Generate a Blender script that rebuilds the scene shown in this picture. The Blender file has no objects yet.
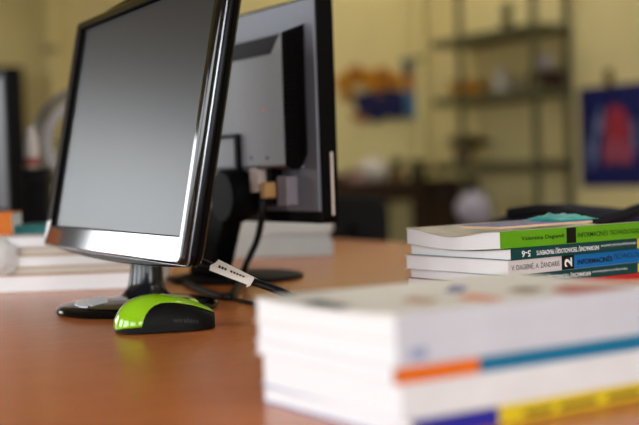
import bpy, bmesh, math, random
from mathutils import Vector, Matrix, noise
from mathutils.geometry import tessellate_polygon
random.seed(7)
PI = math.pi
scene = bpy.context.scene
COL = scene.collection

# ------------------------------------------------------------------ camera
CAM = Vector((0, 0, 0.889))
YAW = math.radians(30)
FPX = 1200.0
KD, SC = 1.055, 0.875
PITCH = math.atan((212.5 - 172) / FPX)
ROLL = 0.033
r0 = Vector((math.cos(YAW), -math.sin(YAW), 0))
f0 = Vector((math.sin(YAW), math.cos(YAW), 0))
zz = Vector((0, 0, 1))
FW = f0 * math.cos(PITCH) - zz * math.sin(PITCH)
UP0 = zz * math.cos(PITCH) + f0 * math.sin(PITCH)
RT = r0 * math.cos(ROLL) - UP0 * math.sin(ROLL)
UP = r0 * math.sin(ROLL) + UP0 * math.cos(ROLL)
DESK = 0.75
FILL_LAMP = 9.0  # emission of the added ceiling fill lamps

def ray(px, py):
    return FW * FPX + RT * (px - 319.5) - UP * (py - 212.5)
def on_z(px, py, z=DESK):
    r = ray(px, py); return CAM + r * ((z - CAM.z) / r.z)
def on_d(px, py, d):
    r = ray(px, py); return CAM + r * (d / r.x)
def on_a(px, py, a):
    r = ray(px, py); return CAM + r * (a / r.y)
def at_y(px, py, Y):
    """point at horizontal distance Y along the view heading"""
    r = ray(px, py); return CAM + r * (Y * KD / r.dot(f0))
def on_plane(px, py, p, n):
    r = ray(px, py); return CAM + r * ((p - CAM).dot(n) / r.dot(n))
def camv(x, y, z=0.0):
    return r0 * x + f0 * y + zz * z

cd = bpy.data.cameras.new('camera'); cam = bpy.data.objects.new('camera', cd); COL.objects.link(cam)
cam.matrix_world = Matrix(((RT.x, UP.x, -FW.x, CAM.x), (RT.y, UP.y, -FW.y, CAM.y), (RT.z, UP.z, -FW.z, CAM.z), (0, 0, 0, 1)))
cd.sensor_width = 36; cd.lens = FPX / 639 * 36
cd.clip_start = 0.02; cd.clip_end = 200
cd.dof.use_dof = True; cd.dof.focus_distance = 1.13; cd.dof.aperture_fstop = 3.7
scene.camera = cam

# ------------------------------------------------------------------ materials
def lin(c):
    c /= 255.0
    return c / 12.92 if c <= 0.04045 else ((c + 0.055) / 1.055) ** 2.4
def rgb(r, g, b):
    return (lin(r), lin(g), lin(b), 1)

def mat(name, col, rough=0.5, metal=0.0, var=0.0, scale=30.0, bump=0.0, coat=0.0, spec=0.5, stretch=None, col2=None):
    m = bpy.data.materials.new(name); m.use_nodes = True
    nt = m.node_tree; b = nt.nodes['Principled BSDF']
    b.inputs['Base Color'].default_value = col
    b.inputs['Roughness'].default_value = rough
    b.inputs['Metallic'].default_value = metal
    b.inputs['Specular IOR Level'].default_value = spec
    if coat:
        b.inputs['Coat Weight'].default_value = coat; b.inputs['Coat Roughness'].default_value = 0.04
    if var or bump or col2:
        tc = nt.nodes.new('ShaderNodeTexCoord'); mp = nt.nodes.new('ShaderNodeMapping')
        nt.links.new(tc.outputs['Object'], mp.inputs['Vector'])
        if stretch: mp.inputs['Scale'].default_value = stretch
        nz = nt.nodes.new('ShaderNodeTexNoise'); nz.inputs['Scale'].default_value = scale
        nz.inputs['Detail'].default_value = 6
        nt.links.new(mp.outputs['Vector'], nz.inputs['Vector'])
        if var or col2:
            rp = nt.nodes.new('ShaderNodeValToRGB')
            rp.color_ramp.elements[0].position = 0.3; rp.color_ramp.elements[1].position = 0.7
            if col2:
                rp.color_ramp.elements[0].color = col2; rp.color_ramp.elements[1].color = col
            else:
                rp.color_ramp.elements[0].color = tuple(c * (1 - var) for c in col[:3]) + (1,)
                rp.color_ramp.elements[1].color = tuple(min(1, c * (1 + var)) for c in col[:3]) + (1,)
            nt.links.new(nz.outputs['Fac'], rp.inputs['Fac'])
            nt.links.new(rp.outputs['Color'], b.inputs['Base Color'])
        if bump:
            bp = nt.nodes.new('ShaderNodeBump'); bp.inputs['Strength'].default_value = bump
            bp.inputs['Distance'].default_value = 0.002
            nt.links.new(nz.outputs['Fac'], bp.inputs['Height'])
            nt.links.new(bp.outputs['Normal'], b.inputs['Normal'])
    return m

def pages_mat(name, col):
    """paper edge: fine layered lines along the local z of the book"""
    m = mat(name, col, 0.9, spec=0.2)
    nt = m.node_tree; b = nt.nodes['Principled BSDF']
    tc = nt.nodes.new('ShaderNodeTexCoord'); mp = nt.nodes.new('ShaderNodeMapping')
    mp.inputs['Scale'].default_value = (3, 3, 1500)
    nz = nt.nodes.new('ShaderNodeTexNoise'); nz.inputs['Scale'].default_value = 1.0; nz.inputs['Detail'].default_value = 2
    rp = nt.nodes.new('ShaderNodeValToRGB')
    rp.color_ramp.elements[0].color = tuple(c * 0.95 for c in col[:3]) + (1,)
    rp.color_ramp.elements[1].color = col
    rp.color_ramp.elements[0].position = 0.3; rp.color_ramp.elements[1].position = 0.6
    nt.links.new(tc.outputs['Object'], mp.inputs['Vector']); nt.links.new(mp.outputs['Vector'], nz.inputs['Vector'])
    nt.links.new(nz.outputs['Fac'], rp.inputs['Fac']); nt.links.new(rp.outputs['Color'], b.inputs['Base Color'])
    return m

def wood_mat(name, c1, c2, rough, ang=0.0):
    m = mat(name, c1, rough)
    nt = m.node_tree; b = nt.nodes['Principled BSDF']
    tc = nt.nodes.new('ShaderNodeTexCoord'); mp = nt.nodes.new('ShaderNodeMapping')
    mp.inputs['Rotation'].default_value = (0, 0, ang)
    mp.inputs['Scale'].default_value = (6, 70, 6)
    n1 = nt.nodes.new('ShaderNodeTexNoise'); n1.inputs['Scale'].default_value = 2.0; n1.inputs['Detail'].default_value = 8
    n1.inputs['Roughness'].default_value = 0.65
    mp2 = nt.nodes.new('ShaderNodeMapping'); mp2.inputs['Rotation'].default_value = (0, 0, ang)
    mp2.inputs['Scale'].default_value = (40, 400, 40)
    n2 = nt.nodes.new('ShaderNodeTexNoise'); n2.inputs['Scale'].default_value = 2.0; n2.inputs['Detail'].default_value = 3
    mx = nt.nodes.new('ShaderNodeMath'); mx.operation = 'ADD'
    ml = nt.nodes.new('ShaderNodeMath'); ml.operation = 'MULTIPLY'; ml.inputs[1].default_value = 0.5
    rp = nt.nodes.new('ShaderNodeValToRGB')
    rp.color_ramp.elements[0].position = 0.3; rp.color_ramp.elements[0].color = c2
    rp.color_ramp.elements[1].position = 0.72; rp.color_ramp.elements[1].color = c1
    nt.links.new(tc.outputs['Object'], mp.inputs['Vector']); nt.links.new(tc.outputs['Object'], mp2.inputs['Vector'])
    nt.links.new(mp.outputs['Vector'], n1.inputs['Vector']); nt.links.new(mp2.outputs['Vector'], n2.inputs['Vector'])
    nt.links.new(n1.outputs['Fac'], mx.inputs[0]); nt.links.new(n2.outputs['Fac'], mx.inputs[1])
    nt.links.new(mx.outputs[0], ml.inputs[0]); nt.links.new(ml.outputs[0], rp.inputs['Fac'])
    nt.links.new(rp.outputs['Color'], b.inputs['Base Color'])
    bp = nt.nodes.new('ShaderNodeBump'); bp.inputs['Strength'].default_value = 0.12; bp.inputs['Distance'].default_value = 0.0006
    nt.links.new(n2.outputs['Fac'], bp.inputs['Height']); nt.links.new(bp.outputs['Normal'], b.inputs['Normal'])
    return m

M = {}
M['desk'] = wood_mat('desk_laminate', rgb(226, 138, 76), rgb(182, 99, 50), 0.25, math.radians(35))
M['desk_edge'] = mat('desk_edge', rgb(150, 92, 62), 0.5, var=0.1)
M['wall'] = mat('wall_paint', rgb(226, 211, 152), 0.85, var=0.04, scale=3, bump=0.05)
M['ceil'] = mat('ceiling_paint', rgb(225, 222, 210), 0.9, var=0.02, scale=4)
M['floor'] = wood_mat('floor_boards', rgb(140, 105, 75), rgb(110, 80, 55), 0.4)
M['winframe'] = mat('window_paint', rgb(225, 225, 220), 0.5, var=0.03)
M['gloss'] = mat('glossy_black_plastic', rgb(14, 14, 16), 0.06, var=0.1, scale=60, coat=0.3)
M['screen'] = mat('matte_screen', rgb(26, 26, 29), 0.34, spec=0.55, var=0.05, scale=200)
M['black'] = mat('black_plastic', rgb(11, 10, 11), 0.5, var=0.1, scale=200, bump=0.05, spec=0.07)
M['satin'] = mat('satin_dark_plastic', rgb(26, 26, 30), 0.16, var=0.05)
M['shell'] = mat('shell_black_plastic', rgb(9, 8, 10), 0.25, var=0.1, scale=80, spec=0.12)
M['footgloss'] = mat('foot_black_plastic', rgb(10, 10, 11), 0.07, var=0.1, scale=60, spec=0.1)
M['trim'] = mat('silver_trim', rgb(150, 152, 158), 0.25, metal=0.7, var=0.05)
M['grey'] = mat('grey_plastic', rgb(128, 130, 140), 0.5, var=0.03, scale=100)
M['grey2'] = mat('light_grey_plastic', rgb(152, 154, 163), 0.45, var=0.03, scale=100)
M['darkgrey'] = mat('dark_grey_plastic', rgb(50, 49, 52), 0.6, var=0.05, scale=100, spec=0.15)
M['vent'] = mat('vent_black_plastic', rgb(24, 22, 22), 0.4, var=0.1, scale=150, spec=0.2)
M['lime'] = mat('lime_glossy_plastic', rgb(142, 196, 20), 0.1, var=0.03, scale=50, coat=0.5)
M['limewheel'] = mat('yellow_green_rubber', rgb(170, 196, 60), 0.5, var=0.05)
M['rubber'] = mat('black_rubber', rgb(12, 11, 10), 0.5, var=0.15, scale=300, bump=0.1, spec=0.12)
M['ink'] = mat('faded_grey_ink', rgb(32, 30, 29), 0.6, var=0.1)
M['pages'] = pages_mat('white_page_edges', rgb(246, 246, 248))
M['pages2'] = pages_mat('cream_page_edges', rgb(226, 216, 204))
M['label'] = mat('paper_label', rgb(226, 212, 200), 0.7, var=0.03)
M['residue'] = mat('torn_paper', rgb(240, 242, 246), 0.6, var=0.08, scale=300, bump=0.3)
M['cable'] = mat('black_cable', rgb(12, 11, 12), 0.45, var=0.1, spec=0.2)
M['white'] = mat('white_paper', rgb(232, 232, 232), 0.8, var=0.03)
def flat(name, r, g, b, rough=0.5, var=0.05, **k):
    k.setdefault('spec', 0.25)
    if name not in M: M[name] = mat(name, rgb(r, g, b), rough, var=var, **k)
    return M[name]

# ------------------------------------------------------------------ mesh helpers
def link(name, bm, m, parent=None, smooth=None, bevel=0.0, seg=2):
    me = bpy.data.meshes.new(name)
    bmesh.ops.recalc_face_normals(bm, faces=bm.faces[:])
    bm.to_mesh(me); bm.free()
    o = bpy.data.objects.new(name, me); COL.objects.link(o)
    if m: me.materials.append(m)
    if parent: o.parent = parent
    if smooth is not None:
        for p in me.polygons: p.use_smooth = True
        if smooth < 180:
            try: me.set_sharp_from_angle(angle=math.radians(smooth))
            except Exception: pass
    if bevel:
        md = o.modifiers.new('bevel', 'BEVEL'); md.width = bevel; md.segments = seg; md.limit_method = 'ANGLE'
        md.angle_limit = math.radians(35)
    return o

def box(bm, x0, x1, y0, y1, z0, z1, mtx=None):
    vs = [bm.verts.new(Vector(p)) for p in ((x0, y0, z0), (x1, y0, z0), (x1, y1, z0), (x0, y1, z0), (x0, y0, z1), (x1, y0, z1), (x1, y1, z1), (x0, y1, z1))]
    if mtx:
        for v in vs: v.co = mtx @ v.co
    for f in ((0, 3, 2, 1), (4, 5, 6, 7), (0, 1, 5, 4), (1, 2, 6, 5), (2, 3, 7, 6), (3, 0, 4, 7)):
        bm.faces.new([vs[i] for i in f])
    return bm

def loft(bm, loops, cap0=True, cap1=True, closed=True):
    rows = [[bm.verts.new(Vector(p)) for p in L] for L in loops]
    n = len(rows[0])
    for a, b in zip(rows, rows[1:]):
        for i in range(n if closed else n - 1):
            j = (i + 1) % n
            bm.faces.new((a[i], a[j], b[j], b[i]))
    if cap0: bm.faces.new(rows[0][::-1])
    if cap1: bm.faces.new(rows[-1])
    return rows

def tube(bm, pts, r, n=10, cap=True):
    pts = [Vector(p) for p in pts]
    loops = []; prev = None
    for i, p in enumerate(pts):
        t = (pts[min(i + 1, len(pts) - 1)] - pts[max(i - 1, 0)]).normalized()
        if prev is None:
            a = t.orthogonal().normalized()
        else:
            a = (prev - t * prev.dot(t)).normalized()
        prev = a; b = t.cross(a)
        rr = r[i] if isinstance(r, (list, tuple)) else r
        loops.append([p + (a * math.cos(k * 2 * PI / n) + b * math.sin(k * 2 * PI / n)) * rr for k in range(n)])
    loft(bm, loops, cap, cap)
    return bm

def spline(pts, k=8):
    pts = [Vector(p) for p in pts]; out = []
    for i in range(len(pts) - 1):
        p0 = pts[max(i - 1, 0)]; p1 = pts[i]; p2 = pts[i + 1]; p3 = pts[min(i + 2, len(pts) - 1)]
        for j in range(k):
            t = j / k
            out.append(0.5 * (2 * p1 + (p2 - p0) * t + (2 * p0 - 5 * p1 + 4 * p2 - p3) * t * t + (3 * p1 - p0 - 3 * p2 + p3) * t ** 3))
    out.append(pts[-1]); return out

def lathe(bm, prof, n=32, c=(0, 0, 0), sx=1.0, sy=1.0):
    loops = [[Vector((c[0] + r * sx * math.cos(2 * PI * k / n), c[1] + r * sy * math.sin(2 * PI * k / n), c[2] + z)) for k in range(n)] for r, z in prof]
    loft(bm, loops); return bm

def prism(bm, poly, y0, y1, swap=None):
    """polygon in xz extruded along y"""
    a = [(p[0], y0, p[1]) for p in poly]; b = [(p[0], y1, p[1]) for p in poly]
    loft(bm, [a, b]); return bm

def rrect(x0, x1, z0, z1, r, n=4, y=0.0, top=0.0, bot=0.0, m=16):
    """rounded rectangle in xz, long edges optionally arched outwards"""
    pts = []
    cx, w = (x0 + x1) / 2, (x1 - x0) / 2
    def arch(x, h): return h * (1 - ((x - cx) / w) ** 2)
    for i in range(m + 1):
        x = x0 + r + (x1 - x0 - 2 * r) * i / m
        pts.append((x, y, z0 - arch(x, bot)))
    for i in range(1, n):
        a = -PI / 2 + PI / 2 * i / n
        pts.append((x1 - r + r * math.cos(a), y, z0 + r + r * math.sin(a)))
    pts.append((x1, y, z0 + r)); pts.append((x1, y, z1 - r))
    for i in range(1, n):
        a = PI / 2 * i / n
        pts.append((x1 - r + r * math.cos(a), y, z1 - r + r * math.sin(a)))
    for i in range(m + 1):
        x = x1 - r - (x1 - x0 - 2 * r) * i / m
        pts.append((x, y, z1 + arch(x, top)))
    for i in range(1, n):
        a = PI / 2 + PI / 2 * i / n
        pts.append((x0 + r + r * math.cos(a), y, z1 - r + r * math.sin(a)))
    pts.append((x0, y, z1 - r)); pts.append((x0, y, z0 + r))
    for i in range(1, n):
        a = PI + PI / 2 * i / n
        pts.append((x0 + r + r * math.cos(a), y, z0 + r + r * math.sin(a)))
    return pts

def tag(o, label, cat, group=None):
    o['label'] = label; o['category'] = cat
    if group: o['group'] = group
    return o
def thing(name, label, cat, loc, rotz=0.0, group=None):
    o = bpy.data.objects.new(name, None); COL.objects.link(o)
    o.location = loc; o.rotation_euler = (0, 0, rotz); o.empty_display_size = 0.05
    return tag(o, label, cat, group)
def mworld(o):
    return Matrix.Translation(o.location) @ Matrix.Rotation(o.rotation_euler.z, 4, 'Z')
def struct(o):
    o['kind'] = 'structure'; return o

def text_mesh(name, body, m, parent, x0, x1, z0, z1, y, flip=False, bold=0.0, rot90=False, depth=0.00012, mtx=None):
    """lettering on the local xz plane facing -y, fitted to a rectangle"""
    cu = bpy.data.curves.new('t', 'FONT'); cu.body = body; cu.size = 1.0; cu.offset = bold; cu.resolution_u = 3
    t = bpy.data.objects.new('t', cu); COL.objects.link(t)
    dg = bpy.context.evaluated_depsgraph_get()
    me = bpy.data.meshes.new_from_object(t.evaluated_get(dg))
    bpy.data.objects.remove(t); bpy.data.curves.remove(cu)
    bm = bmesh.new(); bm.from_mesh(me); bpy.data.meshes.remove(me)
    xs = [v.co.x for v in bm.verts]; ys = [v.co.y for v in bm.verts]
    a0, a1, b0, b1 = min(xs), max(xs), min(ys), max(ys)
    for v in bm.verts:
        u = (v.co.x - a0) / (a1 - a0); w = (v.co.y - b0) / (b1 - b0)
        if rot90: u, w = 1 - w, u
        if flip: u, w = 1 - u, 1 - w
        v.co = Vector((x0 + (x1 - x0) * u, y, z0 + (z1 - z0) * w))
        if mtx: v.co = mtx @ v.co
    return link(name, bm, m, parent)

def interp(tab, t):
    for (a, va), (b, vb) in zip(tab, tab[1:]):
        if t <= b: return va + (vb - va) * (t - a) / (b - a)
    return tab[-1][1]

# ------------------------------------------------------------------ room
D0, D1, A0, A1, H = -3.2, 5.3, -3.5, 7.55, 3.3
WT = 0.25
bm = bmesh.new(); box(bm, D0 - WT, D1 + WT, A0 - WT, A1 + WT, -0.2, 0); struct(link('floor', bm, M['floor']))
bm = bmesh.new(); box(bm, D0 - WT, D1 + WT, A0 - WT, A1 + WT, H, H + 0.2); struct(link('ceiling', bm, M['ceil']))
bm = bmesh.new(); box(bm, D1, D1 + WT, A0, A1, 0, H); struct(link('wall_right', bm, M['wall']))
SILL, HEAD, WW = 0.92, 2.35, 1.9
wins = [-2.6, -0.1, 2.4]
bwin = (-3.1, -1.17); BH = 2.22
fill_win = [(-2.9, -0.9), (-0.6, 1.4)]; FS0, FS1 = 0.92, 2.6  # windows added behind the camera as fill for book spines and back wall
bm = bmesh.new()
box(bm, D0 - WT, D0, A0, A1, 0, SILL); box(bm, D0 - WT, D0, A0, A1, HEAD, H)
edges = [A0] + [e for w in wins for e in (w, w + WW)] + [A1]
for i in range(0, len(edges), 2): box(bm, D0 - WT, D0, edges[i], edges[i + 1], SILL, HEAD)
struct(link('wall_left', bm, M['wall']))
bm = bmesh.new()
box(bm, D0 - WT, D1 + WT, A1, A1 + WT, 0, SILL); box(bm, D0 - WT, D1 + WT, A1, A1 + WT, BH, H)
box(bm, D0 - WT, bwin[0], A1, A1 + WT, SILL, BH); box(bm, bwin[1], D1 + WT, A1, A1 + WT, SILL, BH)
struct(link('wall_back', bm, M['wall']))
bm = bmesh.new()
box(bm, D0 - WT, D1 + WT, A0 - WT, A0, 0, FS0); box(bm, D0 - WT, D1 + WT, A0 - WT, A0, FS1, H)
fe = [D0 - WT] + [e for w in fill_win for e in w] + [D1 + WT]
for i in range(0, len(fe), 2): box(bm, fe[i], fe[i + 1], A0 - WT, A0, FS0, FS1)
struct(link('wall_front', bm, M['wall']))
bm = bmesh.new(); box(bm, D1 - 0.015, D1, A0, A1, 0, 0.09); struct(link('baseboard_right', bm, M['winframe']))
bm = bmesh.new(); box(bm, D0, D1 - 0.015, A1 - 0.015, A1, 0, 0.09); struct(link('baseboard_back', bm, M['winframe']))
glass = bpy.data.materials.new('window_glass'); glass.use_nodes = True
nt = glass.node_tree; nt.nodes.clear()
out = nt.nodes.new('ShaderNodeOutputMaterial'); mix = nt.nodes.new('ShaderNodeMixShader')
tr = nt.nodes.new('ShaderNodeBsdfTransparent'); gl = nt.nodes.new('ShaderNodeBsdfGlossy'); gl.inputs['Roughness'].default_value = 0.02
fr = nt.nodes.new('ShaderNodeFresnel'); fr.inputs['IOR'].default_value = 1.25
tr.inputs['Color'].default_value = (0.94, 0.96, 0.96, 1)
nt.links.new(fr.outputs[0], mix.inputs[0]); nt.links.new(tr.outputs[0], mix.inputs[1]); nt.links.new(gl.outputs[0], mix.inputs[2])
nt.links.new(mix.outputs[0], out.inputs[0])
def window(k, mtx, w, hh):
    """window in an opening of width w; local x along the wall, y inwards, origin at the sill corner on the inner wall face"""
    t = 0.06; y0, y1 = -0.14, -0.08
    bm = bmesh.new()
    box(bm, 0, t, y0, y1, 0, hh, mtx); box(bm, w - t, w, y0, y1, 0, hh, mtx)
    box(bm, t, w - t, y0, y1, 0, t, mtx); box(bm, t, w - t, y0, y1, hh - t, hh, mtx)
    box(bm, w / 2 - 0.04, w / 2 + 0.04, y0, y1, t, hh - t, mtx)
    wo = struct(link('window_%d' % k, bm, M['winframe']))
    bm = bmesh.new()
    bm.faces.new([bm.verts.new(mtx @ Vector(p)) for p in ((t, -0.11, t), (w - t, -0.11, t), (w - t, -0.11, hh - t), (t, -0.11, hh - t))])
    link('pane', bm, glass, wo)
    bm = bmesh.new(); box(bm, -0.05, w + 0.05, -0.08, 0.12, -0.03, 0, mtx); link('sill', bm, M['winframe'], wo)
    L = bpy.data.lights.new('daylight_portal', 'AREA'); L.shape = 'RECTANGLE'; L.size = w; L.size_y = hh
    L.cycles.is_portal = True
    lo = bpy.data.objects.new('daylight_portal', L); COL.objects.link(lo)
    lo.matrix_world = mtx @ Matrix(((1, 0, 0, w / 2), (0, 0, -1, -0.2), (0, 1, 0, hh / 2), (0, 0, 0, 1)))
for i, w in enumerate(wins):
    window(i + 1, Matrix(((0, 1, 0, D0), (-1, 0, 0, w + WW), (0, 0, 1, SILL), (0, 0, 0, 1))), WW, HEAD - SILL)
window(len(wins) + 1, Matrix(((1, 0, 0, bwin[0]), (0, -1, 0, A1), (0, 0, 1, SILL), (0, 0, 0, 1))) @ Matrix.Identity(4), bwin[1] - bwin[0], BH - SILL)
for k, (a, b) in enumerate(fill_win):  # added fill windows in the front wall
    window(len(wins) + 2 + k, Matrix(((1, 0, 0, a), (0, 1, 0, A0), (0, 0, 1, FS0), (0, 0, 0, 1))), b - a, FS1 - FS0)

bm = bmesh.new(); lo, hi = [], []  # unseen curtain, added so that the bezel reflects grey beside the window
for k in range(61):
    x = -1.22 + 0.95 * k / 60; y = A1 - 0.10 + 0.028 * math.sin(k * 0.9) + 0.012 * math.sin(k * 0.37)
    lo.append((x, y, 0.25)); hi.append((x, y, 2.5))
loft(bm, [lo, hi], False, False, closed=False)
o = link('curtain', bm, mat('lilac_grey_cloth', rgb(214, 212, 222), 0.9, var=0.04), None, smooth=60)
md = o.modifiers.new('solid', 'SOLIDIFY'); md.thickness = 0.002
tag(o, 'pale lilac grey curtain added out of view to grey the bezel reflection', 'curtain')
wd = bpy.data.worlds.new('overcast_sky'); scene.world = wd; wd.use_nodes = True
nt = wd.node_tree; bg = nt.nodes['Background']
tc = nt.nodes.new('ShaderNodeTexCoord'); sx = nt.nodes.new('ShaderNodeSeparateXYZ'); rp = nt.nodes.new('ShaderNodeValToRGB')
rp.color_ramp.elements[0].position = 0.47; rp.color_ramp.elements[0].color = (0.16, 0.16, 0.15, 1)
rp.color_ramp.elements[1].position = 0.53; rp.color_ramp.elements[1].color = (0.93, 0.96, 1.0, 1)
ma = nt.nodes.new('ShaderNodeMath'); ma.operation = 'MULTIPLY_ADD'; ma.inputs[1].default_value = 0.5; ma.inputs[2].default_value = 0.5
nt.links.new(tc.outputs['Generated'], sx.inputs[0]); nt.links.new(sx.outputs['Z'], ma.inputs[0])
nt.links.new(ma.outputs[0], rp.inputs['Fac']); nt.links.new(rp.outputs['Color'], bg.inputs['Color'])
bg.inputs['Strength'].default_value = 7.0

# fill lamps added out of view to brighten the desk and walls
lampm = bpy.data.materials.new('fill_lamp_diffuser'); lampm.use_nodes = True
b_ = lampm.node_tree.nodes['Principled BSDF']; b_.inputs['Base Color'].default_value = (0.9, 0.9, 0.86, 1)
b_.inputs['Emission Color'].default_value = (1, 0.97, 0.92, 1); b_.inputs['Emission Strength'].default_value = FILL_LAMP
for k, (x, y) in enumerate([(1.5, -1.5), (4.0, -1.5), (1.5, 2.2), (4.0, 2.2), (4.5, 5.3), (4.5, 6.7)]):
    th = thing('ceiling_fill_light', 'long white fill lamp added out of view under the ceiling', 'lamp', (x, y, H - 0.09), 0, 'added fill lamps')
    bm = bmesh.new(); box(bm, -0.13, 0.13, -0.64, 0.64, 0.0, 0.09); link('housing', bm, M['winframe'], th, bevel=0.005)
    bm = bmesh.new(); box(bm, -0.11, 0.11, -0.62, 0.62, -0.03, 0.0); link('diffuser', bm, lampm, th)

# ------------------------------------------------------------------ desk
DX0, DX1, DY0, DY1 = 0.02, 1.27, -0.35, 3.3
desk = thing('desk', 'long reddish brown wood laminate desk carrying the monitors and books', 'desk', ((DX0 + DX1) / 2, (DY0 + DY1) / 2, 0))
hx, hy = (DX1 - DX0) / 2, (DY1 - DY0) / 2
bm = bmesh.new(); box(bm, -hx, hx, -hy, hy, DESK - 0.026, DESK); link('tabletop', bm, M['desk'], desk, bevel=0.0015)
for sx_ in (-1, 1):
    for sy_ in (-1, 0, 1):
        bm = bmesh.new(); x, y = sx_ * (hx - 0.06), sy_ * (hy - 0.08)
        box(bm, x - 0.022, x + 0.022, y - 0.022, y + 0.022, 0, DESK - 0.026); link('leg', bm, M['darkgrey'], desk, bevel=0.003)
for sy_ in (-1, 1):
    bm = bmesh.new(); y = sy_ * (hy - 0.08); box(bm, -hx + 0.082, hx - 0.082, y - 0.015, y + 0.015, DESK - 0.08, DESK - 0.026)
    link('apron_rail', bm, M['darkgrey'], desk)

# ------------------------------------------------------------------ main monitor
mB = camv(-0.1221, 1.0608, -0.053) + CAM
myaw, mtilt, SW, SH = 0.4876, 0.196, 0.41, 0.2361
mu = camv(math.sin(myaw), -math.cos(myaw)); mn = camv(-math.cos(myaw), -math.sin(myaw))
mup = zz * math.cos(mtilt) - mn * math.sin(mtilt)
mfwd = mu.cross(mup) * -1
if mfwd.dot(mn) > 0: mfwd = -mfwd
mc = mB - mu * SW / 2
Mhead = Matrix(((mu.x, mfwd.x, mup.x, mc.x), (mu.y, mfwd.y, mup.y, mc.y), (mu.z, mfwd.z, mup.z, mc.z), (0, 0, 0, 1)))
mrot = math.atan2(mu.y, mu.x)
base_c = on_z(138, 309.5)
mon = thing('computer_monitor', 'black glossy monitor with a grey screen, on an oval foot behind the green mouse', 'monitor', base_c, mrot)
LH = mworld(mon).inverted() @ Mhead     # head frame -> thing frame
def head(name, bm, m, **k):
    bm.transform(LH); return link(name, bm, m, mon, **k)
bx0, bx1, bz0, bz1 = -SW / 2 - 0.021, SW / 2 + 0.0165, -0.0255, SH + 0.011
FY = -0.005
def R(ins, y, r=0.006): return rrect(bx0 + ins, bx1 - ins, bz0 + ins, bz1 - ins, r, y=y)
def Ri(ins, y): return rrect(-SW / 2 + ins, SW / 2 + 0.005 - ins, ins, SH - ins, 0.0008, y=y)
bm = bmesh.new()
loft(bm, [R(0.0008, 0.003), R(0, 0.001), R(0, FY + 0.0035), R(0.0006, FY + 0.0012), R(0.002, FY), R(0.0032, FY), Ri(-0.0022, FY), Ri(-0.0010, FY), Ri(-0.0003, FY + 0.0003), Ri(0, FY + 0.001), Ri(0, 0.0005)], False, False)
nb_ = len(bm.faces) // 9
bm.faces.ensure_lookup_table()
for f in bm.faces[nb_ * 6:]: f.material_index = 1
o = head('bezel', bm, M['gloss'], smooth=40)
o.data.materials.append(mat('matt_black_reveal', rgb(10, 10, 10), 0.7, var=0.1, spec=0.05))
bm = bmesh.new(); box(bm, -SW / 2 - 0.002, SW / 2 + 0.006, 0.0, 0.0032, -0.002, SH + 0.002); head('screen', bm, M['screen'])
bm = bmesh.new(); loft(bm, [R(0.0035, 0.0022), R(-0.0004, 0.0024), R(-0.0006, 0.0034), R(0.0035, 0.0036)], True, True)
o = head('trim_ring', bm, M['trim'], smooth=30); o['label'] = 'thin silver trim line'
def S(ins, y, r=0.010): return rrect(bx0 + ins, bx1 - ins, bz0 + ins, bz1 - ins, r, y=y, top=0.0115, bot=0.0065)
bm = bmesh.new()
loft(bm, [S(0.004, 0.0036), S(0.0012, 0.0042), S(0.0003, 0.0058), S(0.0004, 0.0092), S(0.0018, 0.0098), S(0.0018, 0.0106), S(0.0002, 0.0113), S(0.0008, 0.0152), S(0.004, 0.0180)], True, True)
head('rear_shell', bm, M['shell'], smooth=38)
bm = bmesh.new()
loft(bm, [rrect(-0.15, 0.15, 0.02, 0.22, 0.02, y=0.0179), rrect(-0.145, 0.145, 0.025, 0.215, 0.02, y=0.04), rrect(-0.13, 0.13, 0.04, 0.2, 0.02, y=0.052)], True, True)
head('rear_housing', bm, M['shell'], smooth=40)
# torn film on the lower left bezel corner
bm = bmesh.new()
ply = [(-0.222, -0.022), (-0.2205, 0.0035), (-0.2055, 0.006), (-0.2085, -0.004), (-0.2175, -0.016)]
prism(bm, ply, FY - 0.0006, FY - 0.0001); o = head('torn_film', bm, M['residue']); o['label'] = 'torn scrap of pale protective film'
# column and foot
neck = []
for (z, rx, ry, oy) in ((0.010, 0.038, 0.034, 0.0), (0.013, 0.032, 0.028, 0.0), (0.019, 0.0275, 0.024, 0.001), (0.027, 0.0245, 0.022, 0.002), (0.045, 0.0228, 0.020, 0.003), (0.085, 0.0222, 0.020, 0.005), (0.118, 0.0222, 0.020, 0.008)):
    neck.append((z, rx, ry, oy))
nb = mworld(mon).inverted() @ on_z(145.5, 303)
loops = []
for z, rx, ry, oy in [(a * SC, b * SC, c * SC, d * SC) for a, b, c, d in neck]:
    t = min(1, z / 0.05)
    cx, cy = nb.x, nb.y + oy
    loops.append([(cx + rx * math.cos(2 * PI * k / 40), cy + ry * math.sin(2 * PI * k / 40), z) for k in range(40)])
bm = bmesh.new(); loft(bm, loops); link('column', bm, M['satin'], mon, smooth=50)
bm = bmesh.new()
lathe(bm, [(a * 0.93, b * SC) for a, b in ((0.086, 0.0), (0.0925, 0.001), (0.0935, 0.004), (0.0925, 0.0065), (0.089, 0.0088), (0.08, 0.0104), (0.05, 0.0125), (0.03, 0.0135))], 72, sx=1.0, sy=0.98)
link('foot', bm, M['footgloss'], mon, smooth=35)
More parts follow.
